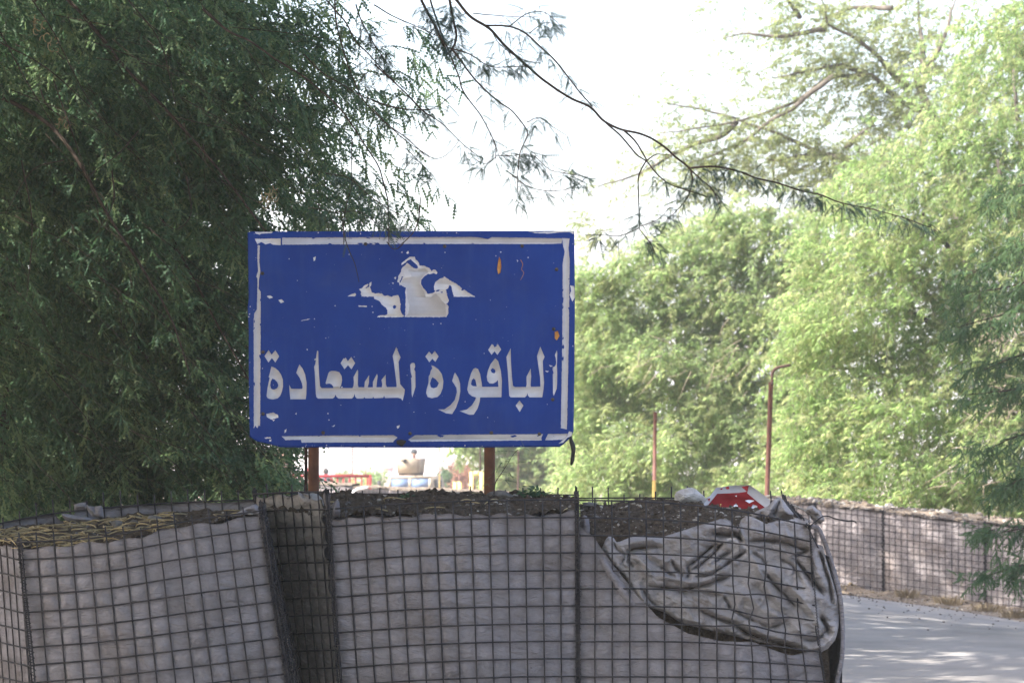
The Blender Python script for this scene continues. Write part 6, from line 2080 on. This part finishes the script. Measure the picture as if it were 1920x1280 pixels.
# ------------------------------------------------------------------ right hand trees
def lobe_tree(name, label, basep, lobes, leafm, seed, flow, plen=.10, width=.26, density=1.0, trunk_r=.2, front=.55, tl=(.35, .7), twr=.004, inner=.45, hang=.35, pin=4, face=None):
    g = np.random.default_rng(seed)
    t = thing(name, label, "tree", basep, "feathery trees around the road")
    bp_ = np.array(basep, float)
    top = np.mean([l[0] for l in lobes], axis=0)
    f1 = bp_ + np.array((0, 0, 1.4))
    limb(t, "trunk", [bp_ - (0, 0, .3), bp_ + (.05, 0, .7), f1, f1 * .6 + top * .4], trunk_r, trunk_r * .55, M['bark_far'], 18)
    fk = f1 * .7 + top * .3
    cr = Crown(.3)
    if face:
        poly, Yf, lean, nf = face
        pts = []
        xs_, ys_ = [q[0] for q in poly], [q[1] for q in poly]
        while len(pts) < nf:
            x, y = g.uniform(min(xs_), max(xs_)), g.uniform(min(ys_), max(ys_))
            ins = False
            for a, c in zip(poly, poly[1:] + poly[:1]):
                if (a[1] > y) != (c[1] > y) and x < (c[0] - a[0]) * (y - a[1]) / (c[1] - a[1]) + a[0]:
                    ins = not ins
            if ins:
                pts.append((x, y))
        pts = np.array(pts)
        rel = fbm(np.stack([pts[:, 0] * .009, pts[:, 1] * .012, pts[:, 0] * 0 + seed], -1), 3, seed)
        Yp = Yf + (960 - pts[:, 1]) / 960 * lean + (rel - .5) * 2.2 + g.exponential(.3, nf)
        s = np.array([P(x, y, q) for (x, y), q in zip(pts, Yp)])
        dd = np.array(flow) + np.array((0, -.35, 0)) + g.normal(size=s.shape) * .38
        cr.sprays(s, dd, g.uniform(tl[0], tl[1], nf) * .8, 9, .07, g, 'strip', (2, pin), .03, plen, width, 6, hang, 1.0, 1, twr)
    for (c, r) in lobes:
        c, r = np.array(c, float), np.array(r, float)
        for _ in range(5):
            dv = unit(g.normal(size=3)) * r * .75
            if dv[1] > 0:
                dv[1] *= -1
            rr = r * g.uniform(.32, .5)
            area = 4 * math.pi * rr[0] * rr[2]
            n = int(area * 24 * density)
            s, d = shell_points(c + dv, rr, n, g, .2, front)
            dd = d * .35 + np.array(flow) + g.normal(size=d.shape) * .35
            cr.sprays(s, dd, g.uniform(tl[0], tl[1], n) * .8, 9, .07, g, 'strip', (2, pin), .03, plen, width, 6, hang, 1.0, 1, twr)
        limb(t, "limb", [fk, fk * .45 + c * .55 + np.array((0, 0, .3)), c], trunk_r * .4, trunk_r * .12, M['bark_far'], 12, 6)
        area = 4 * math.pi * ((r[0] * r[2]) ** .8 + (r[0] * r[1]) ** .8 + (r[1] * r[2]) ** .8) / 3
        n = int(area * 20 * density)
        s, d = shell_points(c, r, n, g, inner, front)
        dd = d * .55 + np.array(flow) + g.normal(size=d.shape) * .3
        cr.sprays(s, dd, g.uniform(tl[0], tl[1], n), 10, .07, g, 'strip', (2, pin), .03, plen, width, 6, hang, 1.0, 1, twr)
    cr.build("crown", [leafm, M['bark_far'], M['leaf_right2']], t)
    return t


def lobes_from(pxs, Y, dy, ry=1.5):
    g = np.random.default_rng(int(Y * 10))
    out = []
    for (x, y, r) in pxs:
        Yk = Y + g.uniform(-dy, dy)
        R_ = r * Y / F
        out.append((P(x, y, Yk), (R_, max(.8, R_ * .9), R_ * .92)))
    return out


T1 = lobe_tree("mesquite_tree", "big bright green feathery tree at the right edge above the gabion wall", (8.2, 48.0, 0.0),
               lobes_from([(1900, 130, 190), (1870, 300, 190), (1730, 400, 170), (1900, 520, 200), (1650, 560, 165), (1780, 640, 190), (1560, 690, 150), (1680, 780, 180), (1860, 790, 200), (1570, 850, 130), (1720, 890, 140), (1880, 930, 150), (1600, 450, 110), (2080, 300, 260), (2080, 700, 260)], 47.0, 1.2), M['leaf_right'], 301, (-.5, -.2, -.5), .080, .225, .2, face=([(1500, 970), (1480, 700), (1500, 430), (1560, 335), (1640, 270), (1760, 215), (1840, 70), (1890, -10), (2010, -80), (2010, 1010)], 44.5, 3.4, 4700))
T2 = lobe_tree("mesquite_tree", "yellowish green feathery tree mass directly right of the blue sign", (3.8, 60.0, 0.0),
               lobes_from([(1140, 560, 90), (1240, 560, 130), (1380, 530, 130), (1480, 500, 110), (1170, 690, 130), (1310, 690, 150), (1450, 660, 150), (1140, 820, 130), (1260, 830, 140), (1400, 820, 150), (1500, 800, 130), (1180, 910, 90), (1320, 920, 100), (1450, 910, 110), (1330, 440, 80), (1450, 420, 90), (1090, 900, 60)], 58.0, 1.0), M['leaf_mid'], 302, (-.45, -.2, -.45), .088, .225, .18, face=([(1060, 965), (1070, 700), (1072, 485), (1150, 475), (1250, 420), (1330, 395), (1430, 380), (1520, 380), (1580, 500), (1580, 965)], 55.0, 3.4, 5000))
T4 = lobe_tree("mesquite_tree", "pale green tree far along the road, seen below the sign's right half", (1.4, 92.0, -.15),
               lobes_from([(1010, 870, 60), (960, 880, 45), (1060, 850, 70), (1050, 760, 90), (980, 790, 70), (1100, 700, 80), (900, 800, 60), (1110, 620, 70)], 92.0, 1.0), M['leaf_mid'], 304, (-.3, -.1, -.4), .15, .3, .5)

# sparse tall tree behind with visible limbs
S3 = 62.0
g = np.random.default_rng(303)
t3 = thing("mesquite_tree", "tall sparse tree with bare grey limbs against the sky in the upper right", "tree", (9.3, S3, 0), "feathery trees around the road")
L3 = [z1([(1560, 1200), (1500, 900), (1440, 600), (1380, 480), (1340, 400)]),
      z1([(1430, 590), (1290, 540), (1200, 460), (1130, 390), (1090, 370), (1000, 380), (890, 400), (740, 490), (640, 550), (500, 595), (400, 625), (280, 650), (130, 690), (0, 700)]),
      z1([(1290, 440), (1200, 360), (1140, 290), (1050, 230), (980, 190), (860, 150), (850, 70), (800, -20)]),
      z1([(860, 150), (720, 190), (600, 215), (440, 190), (330, 210)]),
      z1([(1340, 400), (1420, 300), (1470, 190), (1500, 80), (1540, -40)]),
      z1([(1340, 380), (1350, 200), (1345, 100), (1350, -40)]),
      z1([(1150, 900), (1000, 850), (840, 790), (720, 730), (600, 690), (480, 640), (400, 610), (230, 550), (100, 530), (10, 520)]),
      z1([(1100, 900), (980, 820), (900, 800), (740, 800), (640, 830), (540, 835)]),
      z1([(1090, 370), (960, 330), (860, 350), (760, 380), (560, 420)]),
      z1([(720, 80), (660, 30), (600, -30)]),
      z1([(960, 780), (1040, 700), (1120, 650)]),
      z1([(880, 400), (800, 480), (700, 560), (560, 640), (420, 740), (300, 790), (150, 830)]),
      z1([(1190, 60), (1050, 40), (960, 40), (800, 90)]),
      z1([(400, 625), (330, 690), (200, 740), (60, 800), (-130, 900), (-330, 970)])]
cr = Crown()
for i, l in enumerate(L3):
    w = PA(l, S3)
    n = max(14, int(np.linalg.norm(np.diff(w, axis=0), axis=1).sum() / .15))
    p = smooth_line(w, n)
    p[:, 1] += .5 * np.sin(np.linspace(0, 2.5, n) + i)
    p += (np.stack([fbm(p * 2 + k * 7, 2, i) for k in range(3)], -1) - .5) * .10
    b = MB()
    b.tube(p, np.linspace(.06 if i else .12, .012 if i else .07, n), 6)
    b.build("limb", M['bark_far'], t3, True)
    if i:
        k = 2 * n
        idx = (n * (.1 + .9 * g.random(k))).astype(int).clip(0, n - 1)
        s = p[idx] + g.normal(size=(k, 3)) * np.array((.22, .25, .16))
        d = np.array((-.6, 0, -.05)) + g.normal(size=(k, 3)) * np.array((.4, .4, .4))
        cr.sprays(s, d, g.uniform(.2, .5, k), 8, .05, g, 'strip', (2, 4), .03, .09, .24, 6, .2, .95, 1, .0035)
for (x, y, r, n) in ((1680, 60, 130, 240), (1600, 150, 110, 190), (1740, 150, 110, 240), (1520, 60, 110, 120), (1500, 280, 110, 220), (1400, 290, 100, 160), (1340, 330, 80, 140), (1590, 330, 120, 320), (1250, 300, 90, 70), (1700, 250, 100, 220), (1440, 120, 100, 70), (1340, 20, 50, 16), (1130, 430, 50, 40), (1300, 200, 80, 30)):
    n = int(n * .8)
    s, d = shell_points(P(x, y, S3 + .4), np.array((r, r, r * .8)) * S3 / F, n, g, .1)
    cr.sprays(s, d * .4 + np.array((-.5, 0, -.15)) + g.normal(size=d.shape) * .35, g.uniform(.25, .55, n), 8, .05, g, 'strip', (2, 4), .03, .09, .24, 6, .2, 1, 1, .0035)
limb(t3, "trunk", [(9.3, S3, -.3), (9.2, S3, 2.0), P(1800, 430, S3), P(1790, 330, S3)], .2, .12, M['bark_far'])
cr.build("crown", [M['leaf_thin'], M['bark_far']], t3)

# nearer tree outside the right edge whose sprays reach into the frame
g = np.random.default_rng(404)
t5 = thing("mesquite_tree", "near tree outside the right edge with dark sprays reaching in front of the bright one", "tree", (7.1, 31.0, -.1), "feathery trees around the road")
limb(t5, "trunk", [(7.1, 31, -.4), (7.0, 31, 1.3), (6.8, 31, 2.8), (6.9, 31, 4.2)], .16, .06, M['bark'])
cr = Crown()
BR = [[(2080, 400), (1960, 440), (1880, 480), (1810, 520)], [(2080, 500), (1960, 520), (1880, 540), (1800, 550)], [(2080, 560), (1960, 570), (1880, 590), (1790, 615)], [(2080, 630), (1980, 650), (1900, 670), (1830, 700)], [(2080, 690), (1980, 710), (1900, 730), (1810, 740)], [(2080, 300), (1980, 330), (1910, 350), (1870, 380)], [(2080, 960), (1990, 980), (1920, 990), (1840, 1005)], [(2080, 1000), (1990, 1040), (1930, 1055), (1830, 1085)], [(2080, 860), (1980, 880), (1910, 900), (1870, 930)], [(2080, 780), (1980, 800), (1900, 820), (1840, 850)]]
for i, l in enumerate(BR):
    p = smooth_line(PA(l, 30.6 + .3 * math.sin(i * 3)), 24)
    b = MB()
    b.tube(np.concatenate([[(6.95, 31, p[0][2] - .1)], p]), np.linspace(.02, .003, 25), 5)
    b.build("limb", M['bark'], t5, True)
    k = 34
    idx = (8 + 15 * g.random(k)).astype(int)
    s = p[idx] + g.normal(size=(k, 3)) * np.array((.06, .15, .05))
    cr.sprays(s, np.array((-.7, 0, -.25)) + g.normal(size=(k, 3)) * .3, g.uniform(.18, .34, k), 9, .07, g, 'comb', (2, 2), .02, .085, .15, 5, .4, 1, 1, .002)
for (c, r, n) in (((7.6, 30.6, 3.8), (1.3, 1.3, 1.6), 420), ((8.2, 31.5, 2.0), (1.4, 1.4, 1.4), 320)):
    s, d = shell_points(c, r, n, g, .2)
    cr.sprays(s, d * .5 + np.array((-.4, 0, -.4)) + g.normal(size=d.shape) * .3, g.uniform(.35, .6, n), 10, .06, g, 'strip', (2, 4), .03, .09, .26, 6, .3, 1, 1, .003)
cr.build("crown", [M['leaf_near'], M['bark']], t5)
# dead twigs in the right tree
b = MB()
for (x, y, r, n) in ((1890, 620, 30, 40), (1900, 740, 30, 26), (1850, 860, 60, 12), (1230, 690, 60, 14), (1380, 660, 50, 14)):
    for _ in range(n):
        s = P(x + g.normal() * r * .8, y + g.normal() * r * .6, 43.6 if x > 1500 else 54.6)
        d = unit(np.array((-.7, g.normal() * .3, -.3)) + g.normal(size=3) * .45)
        L_ = g.uniform(.2, .6)
        b.tube([s, s + d * L_ * .5 + g.normal(size=3) * .02, s + d * L_ + (0, 0, -.05)], [.005, .004, .002], 4)
o = b.build("dead_twigs", M['deadtwig'], T1)
o["kind"] = "stuff"

# ------------------------------------------------------------------ bushes far along the road, small plants on the gabions
def bush(px, py, r, Y, m_, lab, n=120, seed=1, plen=.12, cat="bush"):
    g = np.random.default_rng(seed)
    c = P(px, py, Y)
    R_ = r * Y / F
    t = thing("bush", lab, cat, (c[0], Y, float(gz(c[0], Y))))
    cr = Crown()
    s, d = shell_points(c, (R_, R_ * .8, R_ * .8), n, g, .1)
    cr.sprays(s, d * .6 + np.array((0, 0, .2)) + g.normal(size=d.shape) * .4, g.uniform(.2, .4, n), 6, .02, g, 'strip', (2, 4), .03, plen, .35, 6, .1, 1, 1, .005)
    cr.build("foliage", [m_, M['bark_far']], t)
    b = MB()
    for k in range(4):
        b.tube([(c[0] + .05 * k - .1, Y, float(gz(c[0], Y)) - .1), (c[0] + g.normal() * R_ * .3, Y, c[2])], [.03, .01], 5)
    b.build("stem", M['bark_far'], t)


bush(700, 905, 26, 125, M['leaf_mid'], "yellow green bush left of the truck's door", 130, 2)
bush(858, 892, 22, 128, M['flower'], "pinkish flowering bush right of the truck", 130, 3)
bush(835, 905, 22, 122, M['leaf_near'], "dull green bush beside the truck's right mirror", 130, 4)
bush(880, 905, 30, 118, M['flower'], "brownish bush behind the yellow frame", 160, 6)
bush(645, 905, 22, 130, M['leaf_thin'], "pale bush behind the red gate's bars", 110, 5)


def broad_leaves(b, s, d, n, L_, g, w=.35):
    for i in range(n):
        f = (i + 1) / n
        p = s + d * L_ * f + np.array((0, 0, -.02 * f * f))
        a = unit(np.array((g.normal() + (.9 if i % 2 else -.9), g.normal() * .5, g.normal() * .3 + .1)))
        ln = .03 * g.uniform(.7, 1.3)
        sd = unit(np.cross(a, np.array((0, 0, 1.0)) + g.normal(size=3) * .5)) * ln * w / 2
        b.add([p, p + a * ln * .4 + sd, p + a * ln, p + a * ln * .4 - sd], [(0, 1, 2, 3)], 0)


g = np.random.default_rng(11)
sp = thing("seedling", "upright leafy sapling growing against the right sign post", "plant", P(926, 925, 15.2))
stem = smooth_line(PA([(926, 926, 15.2), (929, 905, 15.19), (936, 893, 15.19), (950, 872, 15.19), (960, 855, 15.19), (970, 843, 15.19)]), 22)
b = MB()
b.tube(stem, np.linspace(.0026, .001, 22), 5)
b.build("stem", M['bark'], sp, True)
cr = Crown()
idx = np.array([6, 8, 10, 12, 14, 16, 18, 20, 21, 4, 9, 15])
cr.sprays(stem[idx], np.stack([np.where(np.arange(12) % 2 == 0, 1.0, -1.0), g.normal(size=12) * .3, np.full(12, .12)], -1), np.full(12, .03), 2, .1, g, 'comb', (2, 2), .012, .05, .12, 9, .25, 1, 1, .001)
cr.build("foliage", [M['leaf_near'], M['bark']], sp)


def low_plant(px, py, Y, r, lab, n=40, m_='leaf_left', name="weed", up=1.0):
    c = P(px, py, Y)
    t = thing(name, lab, "plant", c)
    b = MB()
    for _ in range(n):
        d = unit(np.array((g.normal() * .7, g.normal() * .7, up * (.4 + g.random()))))
        broad_leaves(b, c + np.array((g.normal() * r * .4, g.normal() * r * .3, 0)), d, 6, r * g.uniform(.5, 1.1), g, .5)
    b.build("foliage", M[m_], t)
    b = MB()
    b.tube([c + (0, 0, -.02), c + (0, 0, r * .5)], [.003, .001], 4)
    b.build("stem", M['bark'], t)


low_plant(1006, 934, 15.25, .07, "low dark leafy weed right of the right sign post", 34)
low_plant(762, 932, 15.1, .035, "tiny leafy seedling on the middle gabion below the truck", 3, 'leaf_left', "seedling")
for (px, py) in ((762, 917),):
    pass

hm_ = bpy.data.materials.new("thin_haze")
hm_.use_nodes = True
hm_.node_tree.nodes.clear()
ho = hm_.node_tree.nodes.new("ShaderNodeOutputMaterial")
hv_ = hm_.node_tree.nodes.new("ShaderNodeVolumePrincipled")
hv_.inputs["Color"].default_value = (.93, .94, .95, 1)
hv_.inputs["Density"].default_value = HAZE
hv_.inputs["Anisotropy"].default_value = .35
hm_.node_tree.links.new(hv_.outputs[0], ho.inputs[1])
if HAZE > 0:
    b = MB()
    b.box((0, 1200, 24), (5400, 2700, 60))
    hz = b.build("haze", hm_)
    hz["kind"] = "stuff"
